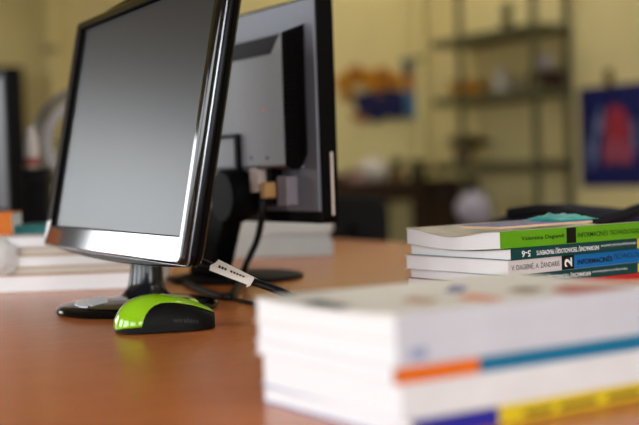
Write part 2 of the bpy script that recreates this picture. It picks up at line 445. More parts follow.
# paper residue on the foot
ip = mworld(mon).inverted()
def foot_pt(px, py): return ip @ on_z(px, py, DESK + 0.0095)
bm = bmesh.new()
for poly in ([(74.5, 305), (76, 302.6), (82, 301.8), (88, 303.2), (87.5, 307.5), (80, 307.2)], [(85, 301.5), (90, 299.4), (98, 298.2), (104.5, 299), (108.5, 302), (107.5, 304.2), (100, 305.2), (92, 306.8), (86.5, 305.3)]):
    pts = [foot_pt(*p) for p in poly]
    def fz_(p):
        q = math.hypot(p.x, p.y / 0.98); pr = [(0.03, 0.0135), (0.05, 0.0125), (0.08, 0.0104), (0.089, 0.0088)]
        return SC * interp([(a * 0.93, b) for a, b in pr], max(0.0279, q))
    c_ = sum(pts, Vector()) / len(pts); lo_, hi_ = [], []
    for i in range(len(pts)):
        for j in range(3):
            p = pts[i].lerp(pts[(i + 1) % len(pts)], j / 3); lo_.append((p.x, p.y, fz_(p) - 0.0006)); hi_.append((p.x, p.y, fz_(p) + 0.0004 + 0.0006 * random.random()))
    cv = bm.verts.new((c_.x, c_.y, fz_(c_) + 0.0011)); vl = [bm.verts.new(p) for p in lo_]; vh = [bm.verts.new(p) for p in hi_]
    for i in range(len(vl)):
        k = (i + 1) % len(vl); bm.faces.new((vl[i], vl[k], vh[k], vh[i])); bm.faces.new((vh[i], vh[k], cv))
o = link('label_residue', bm, M['residue'], mon); o['label'] = 'torn white paper label remains on the foot'

# ------------------------------------------------------------------ mouse
mo = on_z(163.5, 0.0, DESK) if False else None
mouse_c = CAM + camv(-0.1437, 1.032 * KD, DESK - CAM.z)
mdir = camv(math.cos(math.radians(13)), math.sin(math.radians(13)))
mouse = thing('computer_mouse', 'lime green and black wireless computer mouse on the desk in front of the monitor', 'mouse', mouse_c, math.atan2(mdir.y, mdir.x))
ML = 0.0905
HP = [(0, 0.010), (0.02, 0.0165), (0.06, 0.0235), (0.12, 0.0295), (0.2, 0.0338), (0.3, 0.0365), (0.4, 0.0373), (0.5, 0.0366), (0.6, 0.0346), (0.7, 0.0316), (0.8, 0.0278), (0.9, 0.0226), (0.96, 0.0186), (1.0, 0.0145)]
def smooth_h(t): return SC * sum(interp(HP, min(1, max(0, t + d))) for d in (-0.03, -0.015, 0, 0.015, 0.03)) / 5
def hw(t): return 0.0275 * max(0.0, 1 - abs(2 * t - 1) ** 3.2) ** (1 / 2.3) * (1 - 0.08 * math.sin(PI * t) ** 2) + 0.0005
def msec(t, th, grow=0.0, zb=0.0012):
    w, h = hw(t) + grow, smooth_h(t) + grow
    c, s = math.cos(th), math.sin(th)
    y = -math.copysign(abs(c) ** 0.8, c) * w
    lean = 1.0 - 0.10 * (s ** 2)
    return Vector(((t - 0.5) * (ML + 2 * grow), y * lean, zb + (h - zb) * abs(s) ** 0.78))
ts = [0.5 - 0.5 * math.cos(PI * i / 70) for i in range(71)]
bm = bmesh.new(); NS = 48
loft(bm, [[msec(t, PI * k / NS) for k in range(NS + 1)] for t in ts])
link('body', bm, M['rubber'], mouse, smooth=60)
BF = [(0, 0.22), (0.06, 0.21), (0.18, 0.19), (0.245, 0.19), (0.258, 0.28), (0.268, 0.40), (0.29, 0.52), (0.33, 0.65), (0.38, 0.74), (0.45, 0.80), (0.55, 0.83), (0.65, 0.845), (0.75, 0.86), (0.85, 0.87), (0.94, 0.90), (1.0, 0.97)]
ts2 = sorted(set([0.002 + 0.24 * i / 30 for i in range(31)] + [0.24 + 0.06 * i / 30 for i in range(31)] + [0.30 + 0.675 * i / 50 for i in range(51)]))
loops = []
for t in ts2:
    f = interp(BF, t); b = math.asin(min(0.999, f ** (1 / 0.78)))
    loops.append([msec(t, b + (PI - 2 * b) * k / 40, 0.0006) for k in range(41)])
bm = bmesh.new(); loft(bm, loops, False, False, closed=False)
o = link('top_shell', bm, M['lime'], mouse, smooth=180); o['label'] = 'glossy lime green top shell'
md = o.modifiers.new('solid', 'SOLIDIFY'); md.thickness = 0.0007; md.offset = 0
bm = bmesh.new()
wh = smooth_h(0.77)
loops = []
for y, r in ((-0.0035, 0.007), (-0.003, 0.0078), (0, 0.0081), (0.003, 0.0078), (0.0035, 0.007)):
    loops.append([((0.77 - 0.5) * ML + r * math.cos(2 * PI * k / 28), y, wh - 0.0060 + r * math.sin(2 * PI * k / 28)) for k in range(28)])
loft(bm, loops); link('scroll_wheel', bm, M['limewheel'], mouse, smooth=40)
# faint lettering moulded along the dark side
sideM = None
def side_text():
    cu = bpy.data.curves.new('t', 'FONT'); cu.body = 'wireless'; cu.size = 1
    t = bpy.data.objects.new('t', cu); COL.objects.link(t)
    me = bpy.data.meshes.new_from_object(t.evaluated_get(bpy.context.evaluated_depsgraph_get()))
    bpy.data.objects.remove(t); bpy.data.curves.remove(cu)
    b = bmesh.new(); b.from_mesh(me); bpy.data.meshes.remove(me)
    xs = [v.co.x for v in b.verts]; ys = [v.co.y for v in b.verts]
    for v in b.verts:
        u = (v.co.x - min(xs)) / (max(xs) - min(xs)); w = (v.co.y - min(ys)) / (max(ys) - min(ys))
        tt = 0.55 + 0.25 * u; zf = 0.27 + 0.16 * w
        v.co = msec(tt, math.asin(zf ** (1 / 0.78)), 0.0003)
    link('side_lettering', b, M['ink'], mouse)
side_text()

# ------------------------------------------------------------------ books
def make_book(name, label, corner, rot, L, W, T, cover, pages, spine, zoff, group=None, ct=0.0006, wave=None, rag=0.0):
    """corner = near spine corner (world xy); local x along the spine, y away from the spine"""
    t = thing(name, label, 'book', (corner.x, corner.y, zoff), rot, group)
    NY = 20
    def dz(y, f):
        if not wave: return 0.0
        k = max(0, min(1, y / W)); return wave(k, f)
    def slab(nm, z0, z1, y0, y1, m, x0=0.0, x1=L, f0=0.0, f1=1.0, nz=1):
        b = bmesh.new(); rows = []
        for i in range(NY + 1):
            y = y0 + (y1 - y0) * i / NY
            r = rag * noise.noise(Vector((y * 40, zoff * 90, 1)))
            rows.append([(x0 + r, y, z0 + dz(y, f0)), (x1, y, z0 + dz(y, f0)), (x1, y, z1 + dz(y, f1)), (x0 + r, y, z1 + dz(y, f1))])
        loft(b, rows); return link(nm, b, m, t)
    slab('page_block', ct, T - ct, 0.0008, W - 0.0015, pages, 0.0012, L - 0.0012)
    slab('back_cover', 0, ct, 0.0006, W, cover, f0=0, f1=0)
    slab('front_cover', T - ct, T, 0.0006, W, cover, f0=1, f1=1)
    b = bmesh.new()
    box(b, 0, L, 0, 0.0007, 0.0, T); link('spine', b, spine, t, bevel=0.0002, seg=1)
    return t
def panel(t, nm, x0, x1, z0, z1, m, y=-0.0002):
    b = bmesh.new(); box(b, x0, x1, y, 0.0001, z0, z1); return link(nm, b, m, t)

green = flat('green_cover', 96, 160, 26, 0.35); teal = flat('deep_teal_cover', 10, 66, 66, 0.35)
lgrey = flat('pale_grey_cover', 215, 208, 208, 0.4); blue = flat('bright_blue_cover', 16, 108, 176, 0.35)
red = flat('red_cover', 190, 44, 40, 0.35); blk = flat('black_print', 14, 14, 16, 0.4); wht = flat('white_print', 235, 235, 235, 0.5)
yel = flat('yellow_print', 222, 196, 40, 0.4); orange = flat('orange_print', 226, 110, 22, 0.4); dgreen = flat('dark_green_ink', 10, 26, 8, 0.4)
tealb = flat('cyan_blue_cover', 20, 112, 150, 0.35); cream = flat('cream_cover', 232, 228, 222, 0.4); navy = flat('royal_blue_cover', 44, 44, 150, 0.35)
beige = flat('grey_beige_cover', 190, 180, 160, 0.45, var=0.25, scale=40); mauve = flat('mauve_cover', 110, 112, 160, 0.45); brownp = flat('brown_print', 120, 84, 40, 0.5)
whitec = flat('white_cover', 226, 224, 226, 0.4)

def place(xc, D, xl, W, z):
    """spine corner under pixel column xc at distance D, far page corner under column xl: corner point and rotation"""
    yh = CAM.z - z
    C = at_y(xc, 172 - ROLL * (xc - 320) + yh / (D * KD) * FPX, D)
    best = None
    for i in range(400):
        th = math.radians(30 + 60 * i / 400)
        v = camv(-math.cos(th), math.sin(th)) * W
        P = C + v; r = P - CAM
        u = (r.dot(RT) / r.dot(FW)) * FPX + 319.5
        if best is None or abs(u - xl) < best[0]: best = (abs(u - xl), th)
    th = best[1]
    sd = camv(math.sin(th), math.cos(th))
    return C, math.atan2(sd.y, sd.x)

# the textbook stack, top book last
specs = [  # T, xc, xl
    (0.0140, 503, 409), (0.0160, 497, 407), (0.0112, 506, 409.5), (0.0163, 508.5, 405), (0.0126, 511, 409.5), (0.0186, 500.3, 405.5)]
z = DESK; TB = []; BWD = 0.150; LX = 0.216
tl = ['white paperback at the very bottom of the textbook stack', 'red textbook with yellow spine lettering, fifth down in the textbook stack',
      'dark teal textbook directly on the red one in the textbook stack', 'textbook with pale grey and blue spine and a white number 2',
      'dark teal textbook with upside-down title right under the green one', 'bright green spined textbook topmost of the textbook stack']
covers = [whitec, red, teal, lgrey, teal, beige]; spines = [whitec, red, teal, lgrey, teal, green]
def sag(k, f): return -0.0037 * f * math.sin(PI * k) ** 1.2
def sag2(k, f): return -0.0036 * math.sin(PI * k) ** 1.2 - f * 0.0022 * math.sin(PI * min(1, k * 1.0)) ** 2 + f * 0.0008 * math.sin(9 * k)
for i, (T, xc, xl) in enumerate(specs):
    T *= SC
    C, rz = place(xc, 1.06, xl, BWD, z + T / 2)
    w = None
    if i == 4: w = sag
    if i == 5: w = sag2
    TB.append(make_book('textbook', tl[i], C, rz, LX, BWD, T, covers[i], M['pages'], spines[i], z, 'school textbooks in the stack', wave=w, rag=0.0012))
    z += T
TBTOP = z
def sx(t, px, D=1.06):
    """local x on the spine of book t seen under pixel column px"""
    ax = Vector((math.cos(t.rotation_euler.z), math.sin(t.rotation_euler.z), 0)); nrm = Vector((-ax.y, ax.x, 0))
    p = on_plane(px, 255, t.location, nrm); return (p - t.location).dot(ax)
t = TB[5]; T = specs[5][0] * SC
panel(t, 'spine_panel', sx(t, 567), sx(t, 576.5), 0.0006, T - 0.0008, blk)
text_mesh('author_lettering', 'Valentina Dagienė', dgreen, t, sx(t, 521.5), sx(t, 564.5), T * 0.34, T * 0.66, -0.0003, bold=0.01)
text_mesh('title_lettering', 'INFORMACINĖS TECHNOLOGIJOS', dgreen, t, sx(t, 578), sx(t, 642), T * 0.24, T * 0.72, -0.0003, bold=0.004)
for k, sh in ((4, 0), (2, -9)):
    t = TB[k]; T = specs[k][0] * SC
    text_mesh('grade_lettering', '5-6', wht, t, sx(t, 521.5 + sh), sx(t, 530.5 + sh), T * 0.2, T * 0.76, -0.0003, flip=True, bold=0.02)
    text_mesh('title_lettering', 'INFORMACINIŲ TECHNOLOGIJŲ PRADMENYS', wht, t, sx(t, 536.5 + sh), sx(t, 599 + sh), T * 0.24, T * 0.78, -0.0003, flip=True, bold=0.02)
    text_mesh('author_lettering', 'Valentina Dagienė, Romualda Zdanavičienė', wht, t, sx(t, 601 + sh), sx(t, 636 + sh), T * 0.42, T * 0.72, -0.0003, flip=True)
    o = panel(t, 'spine_panel', sx(t, 637.5), LX - 0.0005, 0.0004, T - 0.0004, yel); o['label'] = 'yellow end of the spine'
t = TB[3]; T = specs[3][0] * SC
panel(t, 'spine_panel', sx(t, 561.5), sx(t, 573.8), 0.0003, T - 0.0003, blk)
o = panel(t, 'spine_panel', sx(t, 573.8), LX, 0.0003, T - 0.0003, blue); o['label'] = 'blue half of the spine'
text_mesh('author_lettering', 'V. DAGIENĖ, A. ŽANDARIS', blk, t, sx(t, 511), sx(t, 559), T * 0.27, T * 0.78, -0.0003)
text_mesh('number_lettering', '2', wht, t, sx(t, 564), sx(t, 571.5), T * 0.2, T * 0.8, -0.0004, bold=0.03, rot90=True)
text_mesh('title_lettering', 'INFORMACINĖS', blk, t, sx(t, 577), sx(t, 612), T * 0.26, T * 0.74, -0.0004, bold=0.035)
text_mesh('subject_lettering', 'TECHNOLOGIJOS', dgreen if False else flat('navy_print', 8, 22, 54), t, sx(t, 613), sx(t, 648), T * 0.26, T * 0.74, -0.0004)
t = TB[1]; T = specs[1][0] * SC
text_mesh('title_lettering', 'INFORMACINĖS TECHNOLOGIJOS', flat('amber_print', 236, 160, 50), t, sx(t, 597), sx(t, 652), T * 0.3, T * 0.72, -0.0003, flip=True)

# mauve booklet and teal leaflet lying on the green textbook
tt = TB[5]; tx = Vector((math.cos(tt.rotation_euler.z), math.sin(tt.rotation_euler.z), 0)); ty = Vector((-tx.y, tx.x, 0))
bc = tt.location + tx * 0.03 + ty * 0.035
bk = thing('booklet', 'thin mauve booklet lying on the green textbook', 'booklet', (bc.x, bc.y, TBTOP + 0.0001), tt.rotation_euler.z + 0.05)
for nm, z0, z1, m in (('inner_sheets', 0, 0.0022, flat('pink_yellow_sheets', 226, 190, 150, 0.7, var=0.2)), ('cover', 0.0022, 0.003, mauve)):
    bm = bmesh.new(); box(bm, 0.0, 0.13, 0.0, 0.055, z0, z1); link(nm, bm, m, bk)
c = at_y(560, 226, 1.19)
bm = bmesh.new(); N = 14; rows = []
for i in range(N + 1):
    row = []
    for j in range(N + 1):
        u, v = i / N, j / N
        e = min(u, 1 - u, v, 1 - v)
        h = 0.0078 * (math.sin(PI * u) * math.sin(PI * v)) ** 0.7 * (0.55 + 0.9 * abs(noise.noise(Vector((u * 5, v * 5, 3))))) + 0.0004
        row.append(bm.verts.new((-0.026 + 0.052 * u, -0.03 + 0.06 * v, h)))
    rows.append(row)
for i in range(N):
    for j in range(N): bm.faces.new((rows[i][j], rows[i + 1][j], rows[i + 1][j + 1], rows[i][j + 1]))
o = link('crumpled_leaflet', bm, flat('teal_leaflet', 40, 170, 165, 0.35, var=0.3, scale=25), None, smooth=30)
o.location = (c.x, c.y, TBTOP + 0.0032); o.rotation_euler = (0, 0, tt.rotation_euler.z)
md = o.modifiers.new('solid', 'SOLIDIFY'); md.thickness = 0.0003; md.offset = 1
tag(o, 'crumpled teal leaflet on top of the textbook stack', 'leaflet')

# blurred stack in front
coolg = flat('cool_pale_cover', 204, 205, 214, 0.4)
fs = [  # T, xc, xl, D, spine, cover, label
    (0.0120, 412, 262, 0.575, yel, navy, 'book with blue and yellow spine lowest in the blurred front stack'),
    (0.0215, 402, 261, 0.575, whitec, whitec, 'thick white book under the orange and teal one in the front stack'),
    (0.0098, 394, 255, 0.575, tealb, whitec, 'book with orange and teal spine midway in the front stack'),
    (0.0150, 397, 256, 0.575, coolg, whitec, 'white spined book second from the top of the front stack'),
    (0.0165, 396, 254, 0.575, coolg, cream, 'white book with colourful cover topmost of the front stack')]
z = DESK; FS = []; FWD = 0.148; FLX = 0.212
def sag3(k, f): return -0.0018 * k - 0.002 * f * math.sin(PI * k)
def sag4(k, f): return -0.0018 * k * f
for i, (T, xc, xl, D, sp, cv, lb) in enumerate(fs):
    T *= SC
    C, rz = place(xc, D, xl, FWD, z + T / 2)
    FS.append(make_book('workbook', lb, C, rz, FLX, FWD, T, cv, M['pages'], sp, z, 'books in the blurred front stack', wave={4: sag3, 3: sag4}.get(i))); z += T
FTOP = z
t = FS[0]; T = fs[0][0] * SC
o = panel(t, 'spine_panel', 0.0005, sx(t, 494), 0.0002, T - 0.0002, navy); o['label'] = 'royal blue end of the spine'
for a, b in ((520, 548), (556, 592), (604, 636)):
    panel(t, 'title_panel', sx(t, a), sx(t, b), T * 0.2, T * 0.5, brownp, -0.0004)
t = FS[2]; T = fs[2][0] * SC
o = panel(t, 'spine_panel', 0.0003, sx(t, 476), 0.0002, T - 0.0002, orange); o['label'] = 'orange end of the spine'
t = FS[3]; T = fs[3][0] * SC
panel(t, 'title_panel', sx(t, 407), sx(t, 424), T * 0.25, T * 0.7, flat('pale_blue_print', 150, 160, 190), -0.0004)
# printed shapes on the top cover (flat print, laid on the cover surface)
t = FS[4]; T = fs[4][0] * SC
def cover_print(nm, pts, m):
    ip = mworld(t).inverted(); b = bmesh.new(); P = [ip @ on_z(px, py, FTOP - 0.001) for px, py in pts]
    P = [Vector((max(0.002, min(FLX - 0.002, p.x)), max(0.002, min(FWD - 0.003, p.y)), 0)) for p in P]
    c = sum(P, Vector()) / len(P); n = 24
    lo, hi = [], []
    # resample the outline so that it follows the sagging cover
    for i in range(len(P)):
        for j in range(n // len(P) + 1):
            q = P[i].lerp(P[(i + 1) % len(P)], j / (n // len(P) + 1))
            zc = T + sag3(q.y / FWD, 1)
            lo.append((q.x, q.y, zc + 0.00005)); hi.append((q.x, q.y, zc + 0.0002))
    loft(b, [lo, hi]); link(nm, b, m, t)
cover_print('printed_title', [(300, 300), (338, 306), (352, 303), (318, 297)], flat('charcoal_print', 70, 64, 70))
cover_print('printed_picture', [(444, 289), (452, 283), (468, 284), (462, 289)], navy)
cover_print('printed_picture', [(455, 296), (470, 291), (506, 297), (490, 302)], orange)
cover_print('printed_picture', [(505, 288), (520, 284), (545, 286), (530, 291)], brownp)
cover_print('printed_picture', [(550, 289), (566, 282), (636, 287), (632, 297), (590, 298)], red)
cover_print('printed_title', [(400, 298), (412, 293), (440, 297), (428, 302)], flat('tan_print', 190, 150, 120))

# paper stack behind the monitor
z = DESK; lb = ['thick white ledger lowest of the stack behind the monitor', 'beige covered folder second from the bottom behind the monitor', 'white ledger in the middle of the stack behind the monitor',
                'tan folder between two white ledgers behind the monitor', 'thin white ledger uppermost white one behind the monitor']
Q0 = on_z(-60, 295.5); Q1 = on_z(158, 287.5); qd = (Q1 - Q0); qd.z = 0; LEN = qd.length; qr = math.atan2(qd.y, qd.x); qx = qd.normalized(); qy = Vector((-qx.y, qx.x, 0))
tan = flat('tan_cover', 205, 178, 146, 0.6); tan2 = flat('pinkish_tan_cover', 205, 170, 150, 0.6)
BS = []
for i, (T, off, ex, cv, pg) in enumerate(((0.0245, 0.0, 0, tan2, M['pages']), (0.0105, 0.018, -0.012, tan, M['pages2']), (0.0165, 0.012, 0.004, tan, M['pages']), (0.0125, 0.022, -0.02, tan2, M['pages2']), (0.0150, 0.016, -0.006, whitec, M['pages']))):
    T *= SC
    p = Q0 + qy * off + qx * 0
    th = thing('ledger', lb[i], 'book', (p.x, p.y, z), qr, 'ledgers stacked behind the monitor')
    bm = bmesh.new(); box(bm, 0.002, LEN + ex - 0.002, 0.002, 0.21, 0.001, T - 0.001); link('page_block', bm, pg, th)
    bm = bmesh.new(); box(bm, 0, LEN + ex, 0, 0.212, 0, 0.001); box(bm, 0, LEN + ex, 0, 0.212, T - 0.001, T); link('covers', bm, cv, th)
    z += T; BS.append(th)
BTOP = z
# orange and teal books on top of it
p = Q0 + qy * 0.03
def slim_book(name, label, p, rot, L, W, T, cv):
    th = thing(name, label, 'book', p, rot)
    bm = bmesh.new(); box(bm, 0.001, L - 0.001, 0.0008, W - 0.001, 0.001, T - 0.001); link('page_block', bm, M['pages'], th)
    bm = bmesh.new(); box(bm, 0, L, 0.0, W, 0, 0.001); box(bm, 0, L, 0, W, T - 0.001, T); box(bm, 0, L, 0, 0.0008, 0.001, T - 0.001); link('cover', bm, cv, th)
    return th
ob = at_y(-55, 234, 1.50); slim_book('novel', 'orange book standing above the white ledgers under the left-hand screen', (ob.x, ob.y, BTOP), qr, 0.088, 0.07, 0.030, flat('orange_cover', 205, 110, 30))
ob = at_y(14, 234, 1.52); slim_book('exercise_book', 'dark teal exercise book beside the orange book on the ledgers', (ob.x, ob.y, BTOP), qr, 0.16, 0.11, 0.011, flat('sea_teal_cover', 30, 104, 104))
# crumpled paper resting on the ledger ledge
pc = on_z(1, 275, DESK + 0.0245 * SC)
def crumple(bm, c, rx, ry, rz, seed, amp=0.35, sub=3):
    r = bmesh.ops.create_icosphere(bm, subdivisions=sub, radius=1)
    for v in r['verts']:
        k = 1 + amp * noise.noise(v.co * 1.9 + Vector((seed, 0, 0))) + amp * 0.4 * noise.noise(v.co * 5 + Vector((0, seed, 0)))
        v.co = Vector((c[0] + v.co.x * rx * k, c[1] + v.co.y * ry * k, c[2] + v.co.z * rz * k))
    z0 = min(v.co.z for v in r['verts'])
    for v in r['verts']: v.co.z -= z0 - (c[2] - rz)
bm = bmesh.new(); crumple(bm, (0, 0, 0.022), 0.020, 0.008, 0.022, 4.0)
o = link('crumpled_paper', bm, M['white'], None, smooth=25); o.location = (pc.x, pc.y, DESK + 0.0245 * SC)
o.location = Q0 + qx * 0.078 + qy * 0.0085; o.location.z = DESK + 0.0245 * SC
tag(o, 'crumpled white paper leaning on the ledger stack at the left edge', 'paper')

# ------------------------------------------------------------------ second monitor (seen from behind)
axX = Vector((0.03, -1, 0)).normalized(); axY = Vector((-axX.y, axX.x, 0))
m2p = at_y(322.5, 224, 1.33)
m2rot = math.atan2(axX.y, axX.x)
MH2 = 0.268; MW2 = 0.40; cz = m2p.z - DESK
hin = on_plane(238, 196, m2p - axY * 0.03, axY)
mon2 = thing('computer_monitor', 'grey and black monitor seen from behind, with a ribbed black vent and tilting stand', 'monitor', (hin.x, hin.y, DESK), m2rot)
i2 = mworld(mon2).inverted(); q = i2 @ m2p
X1, Z0, Y0 = q.x, q.z, q.y   # back plane near lower corner in the thing frame
def bp(px, py, dy=0.0):
    w = i2 @ on_plane(px, py, m2p + axY * dy, axY); return (w.x, w.z)
bm = bmesh.new()
loft(bm, [rrect(X1 - MW2, X1, Z0, Z0 + MH2, 0.008, y=Y0 + 0.0015), rrect(X1 - MW2, X1, Z0, Z0 + MH2, 0.008, y=Y0 + 0.006), rrect(X1 - MW2, X1, Z0, Z0 + MH2, 0.008, y=Y0 + 0.024)], True, True)
link('bezel', bm, M['black'], mon2, smooth=40, bevel=0.001)
bm = bmesh.new(); box(bm, X1 - MW2 + 0.006, X1 - 0.0035, Y0 - 0.0015, Y0 + 0.002, Z0 + 0.0145, Z0 + MH2 - 0.003); link('back_panel', bm, M['grey'], mon2, bevel=0.001)
FYH = -0.030
xr, ztop = bp(281, 33, FYH); _, zbot = bp(281, 166, FYH)
xo, zo = bp(304, 24, 0); xo2, zo2 = bp(309, 152, 0)
HW = 0.24
bm = bmesh.new()
loft(bm, [[(xr - HW, Y0 + FYH, zbot), (xr, Y0 + FYH, zbot), (xr, Y0 + FYH, ztop), (xr - HW, Y0 + FYH, ztop)],
          [(xr - HW - 0.012, Y0, zbot - 0.004), (xr - 0.006, Y0, zbot - 0.004), (xr - 0.006, Y0, ztop + 0.008), (xr - HW - 0.012, Y0, ztop + 0.008)]])
link('rear_housing', bm, M['grey2'], mon2, bevel=0.002)
# ribbed vent along the right flank
bm = bmesh.new()
def flank(f, zf):
    """f 0 = face edge, 1 = back plane; zf 0..1 bottom to top"""
    x = xr + 0.0004 + (xo - xr) * f; y = Y0 + FYH + (0 - FYH) * f
    zb_ = zbot - 0.012 * math.sin(PI * f) + (zo2 - zbot) * f; zt_ = ztop + 0.0005 + (zo - ztop) * f
    return Vector((x, y, zb_ + (zt_ - zb_) * zf))
NR = 30; rows = []
nrm = Vector((1, -0.5, 0)).normalized()
for k in range(NR * 2 + 1):
    g = 0.004 if k % 2 == 0 else -0.0012
    rows.append([flank(f, k / (NR * 2)) + nrm * (g + (0.0 if 0 < f < 1 else 0.0)) for f in (0, 0.08, 0.3, 0.5, 0.7, 0.92, 1)])
top = [bm.verts.new(p) for p in rows[0]]
vr = [[bm.verts.new(p) for p in r] for r in rows]
for a, b in zip(vr, vr[1:]):
    for i in range(6): bm.faces.new((a[i], a[i + 1], b[i + 1], b[i]))
bmesh.ops.delete(bm, geom=top, context='VERTS')
back = [bm.verts.new(Vector((xr - 0.004, Y0 - 0.0005, r[3].z))) for r in (rows[0], rows[-1])]
link('vent', bm, M['vent'], mon2)
for b_ in ():
    pass
bm = bmesh.new()  # solid flank core and slanted lower cap under the ribs
core = [[flank(f, 0) - nrm * 0.0012 for f in (0, 0.3, 0.5, 0.7, 1)] + [Vector((xr - 0.01, Y0, zbot - 0.003))], [flank(f, 1) - nrm * 0.0012 for f in (0, 0.3, 0.5, 0.7, 1)] + [Vector((xr - 0.01, Y0, ztop + 0.004))]]
loft(bm, core); link('vent_frame', bm, M['vent'], mon2)
# dark recess at the top of the housing face
def fp(px, py): return bp(px, py, FYH - 0.0006)
xL = xr - HW + 0.02
a, b, c_, d_ = fp(278.5, 34), fp(269.5, 54), fp(238, 61), fp(238, 47)
bm = bmesh.new()
zt2 = a[1] - 0.0015
prism(bm, [a, b, (xL + 0.02, b[1]), (xL, zt2)], Y0 + FYH - 0.0012, Y0 + FYH + 0.0002)
o = link('recess', bm, M['darkgrey'], mon2); o['label'] = 'dark grey recessed band'
# black angled bracket on the housing face
bm = bmesh.new()
p0, p1 = fp(237.3, 134), fp(241.3, 170); pt = fp(226, 132)
box(bm, p0[0], p1[0], Y0 + FYH - 0.006, Y0 + FYH, p1[1] - 0.002, p0[1]); box(bm, p0[0] - 0.07, p0[0], Y0 + FYH - 0.006, Y0 + FYH, p0[1] - 0.004, p0[1])
link('bracket', bm, M['black'], mon2)
px_, pz_ = fp(264, 110)  # small pale pink patch on the housing face
bm = bmesh.new(); box(bm, px_ - 0.007, px_ + 0.007, Y0 + FYH - 0.0005, Y0 + FYH, pz_ - 0.002, pz_ + 0.002); o = link('patch', bm, flat('pale_pink', 200, 160, 165), mon2); o['label'] = 'tiny pale pink sticker'
# two moulded screw caps
for sxp in (251, 267):
    cx, cz_ = fp(sxp, 158); bm = bmesh.new()
    loft(bm, [[(cx + 0.002 * math.cos(2 * PI * k / 12), y, cz_ + 0.002 * math.sin(2 * PI * k / 12)) for k in range(12)] for y in (Y0 + FYH - 0.0008, Y0 + FYH + 0.0005)])
    link('screw', bm, M['darkgrey'], mon2)
# white label strip along the near side
bm = bmesh.new()
ex = X1
def side_pt(px, py):
    w = i2 @ on_plane(px, py, m2p, axX); return w.y, w.z
ya, za = side_pt(330.2, 152); yb, zb_ = side_pt(334.6, 215)
box(bm, ex - 0.0002, ex + 0.0003, ya, ya + 0.0034, zb_, za); o = link('label_strip', bm, M['label'], mon2, ); o['label'] = 'pale paper label strip on the side'
# hinge, neck and foot
bm = bmesh.new()
hc = Vector((0.0, Y0 + FYH - 0.012, hin.z - DESK))
for y0, y1, r in ((-0.012, 0.014, 0.034),):
    loft(bm, [[(hc.x + rr * math.cos(2 * PI * k / 32), hc.y + y, hc.z + rr * math.sin(2 * PI * k / 32)) for k in range(32)] for y, rr in ((y0, r * 0.9), (y0 + 0.004, r), (y1, r), (y1 + 0.02, r * 0.8))])
link('hinge', bm, M['black'], mon2, smooth=40)
fb = i2 @ on_z(209, 279); fcen = i2 @ on_z(238, 279)
bm = bmesh.new()
secs = []
for k in range(9):
    s = k / 8
    c = Vector((hc.x + 0.004, hc.y, hc.z)).lerp(Vector((fb.x, fb.y, 0.008)), s)
    w = 0.026 + 0.004 * s + 0.006 * s * s; dpt = 0.012 + 0.004 * s
    secs.append([(c.x - w, c.y - dpt, c.z + w * 0.2), (c.x + w, c.y - dpt, c.z - w * 0.2), (c.x + w, c.y + dpt, c.z - w * 0.2), (c.x - w, c.y + dpt, c.z + w * 0.2)])
secs[-1] = [(p[0], p[1], 0.006) for p in secs[-1]]
loft(bm, secs); link('neck', bm, M['black'], mon2, smooth=40, bevel=0.006)
bm = bmesh.new()
lathe(bm, [(0.086, 0), (0.089, 0.002), (0.087, 0.005), (0.076, 0.0075), (0.03, 0.0095)], 56, c=(fcen.x, fcen.y, 0))
link('foot', bm, mat('matt_black_foot', rgb(12, 11, 11), 0.6, var=0.1, spec=0.08), mon2, smooth=40)
# plugs under the housing
def plug(nm, px, py0, py1, wd, m, dy, lab=None):
    xa, zt_ = bp(px, py0, dy); _, zb2 = bp(px, py1, dy)
    bm = bmesh.new(); loft(bm, [rrect(xa - wd / 2, xa + wd / 2, zb2, zt_, 0.003, y=Y0 + dy - 0.008), rrect(xa - wd / 2, xa + wd / 2, zb2, zt_, 0.003, y=Y0 + dy + 0.008)])
    o = link(nm, bm, m, mon2, smooth=40)
    if lab: o['label'] = lab
plug('plug', 259, 168, 192, 0.020, flat('cream_plastic', 214, 196, 186, 0.4), -0.022, 'cream plug')
plug('plug', 268, 182, 198, 0.010, flat('amber_plastic', 196, 150, 96, 0.4), -0.024, 'amber plug')
plug('plug', 287, 176, 206, 0.022, flat('pinkish_grey_plastic', 136, 126, 134, 0.5), -0.010, 'pinkish grey plug')
plug('plug', 274, 168, 205, 0.012, M['black'], -0.012, 'black plug')

def cord(nm, label, pts, r, **k):
    bm = bmesh.new(); tube(bm, spline(pts, 8), r, 10); return link(nm, bm, M['cable'], None, smooth=60)
w0 = mon2.matrix_basis if False else mworld(mon2)
cx_, cz_ = bp(263, 196, -0.022)
vpt = [w0 @ Vector((cx_, Y0 - 0.022, cz_)), at_y(262, 215, 1.40), at_y(257, 240, 1.42), at_y(247, 262, 1.43), at_y(241, 280, 1.43), on_z(236, 290, DESK + 0.004), on_z(228, 297, DESK + 0.004), on_z(206, 292, DESK + 0.0035), on_z(186, 283, DESK + 0.0035)]
o = cord('video_cable', '', vpt, 0.0042); tag(o, 'thick black video cable dropping from the back of the far monitor to the desk', 'cable')
pts = [on_z(p[0], p[1], DESK + 0.0022) for p in ((168, 277.5), (180, 281), (196, 286), (222, 295.5), (245, 301.5), (270, 307), (300, 309))]
o = cord('signal_cable', '', pts, 0.0021); tag(o, 'thin black cable snaking over the desk behind the mouse', 'cable')
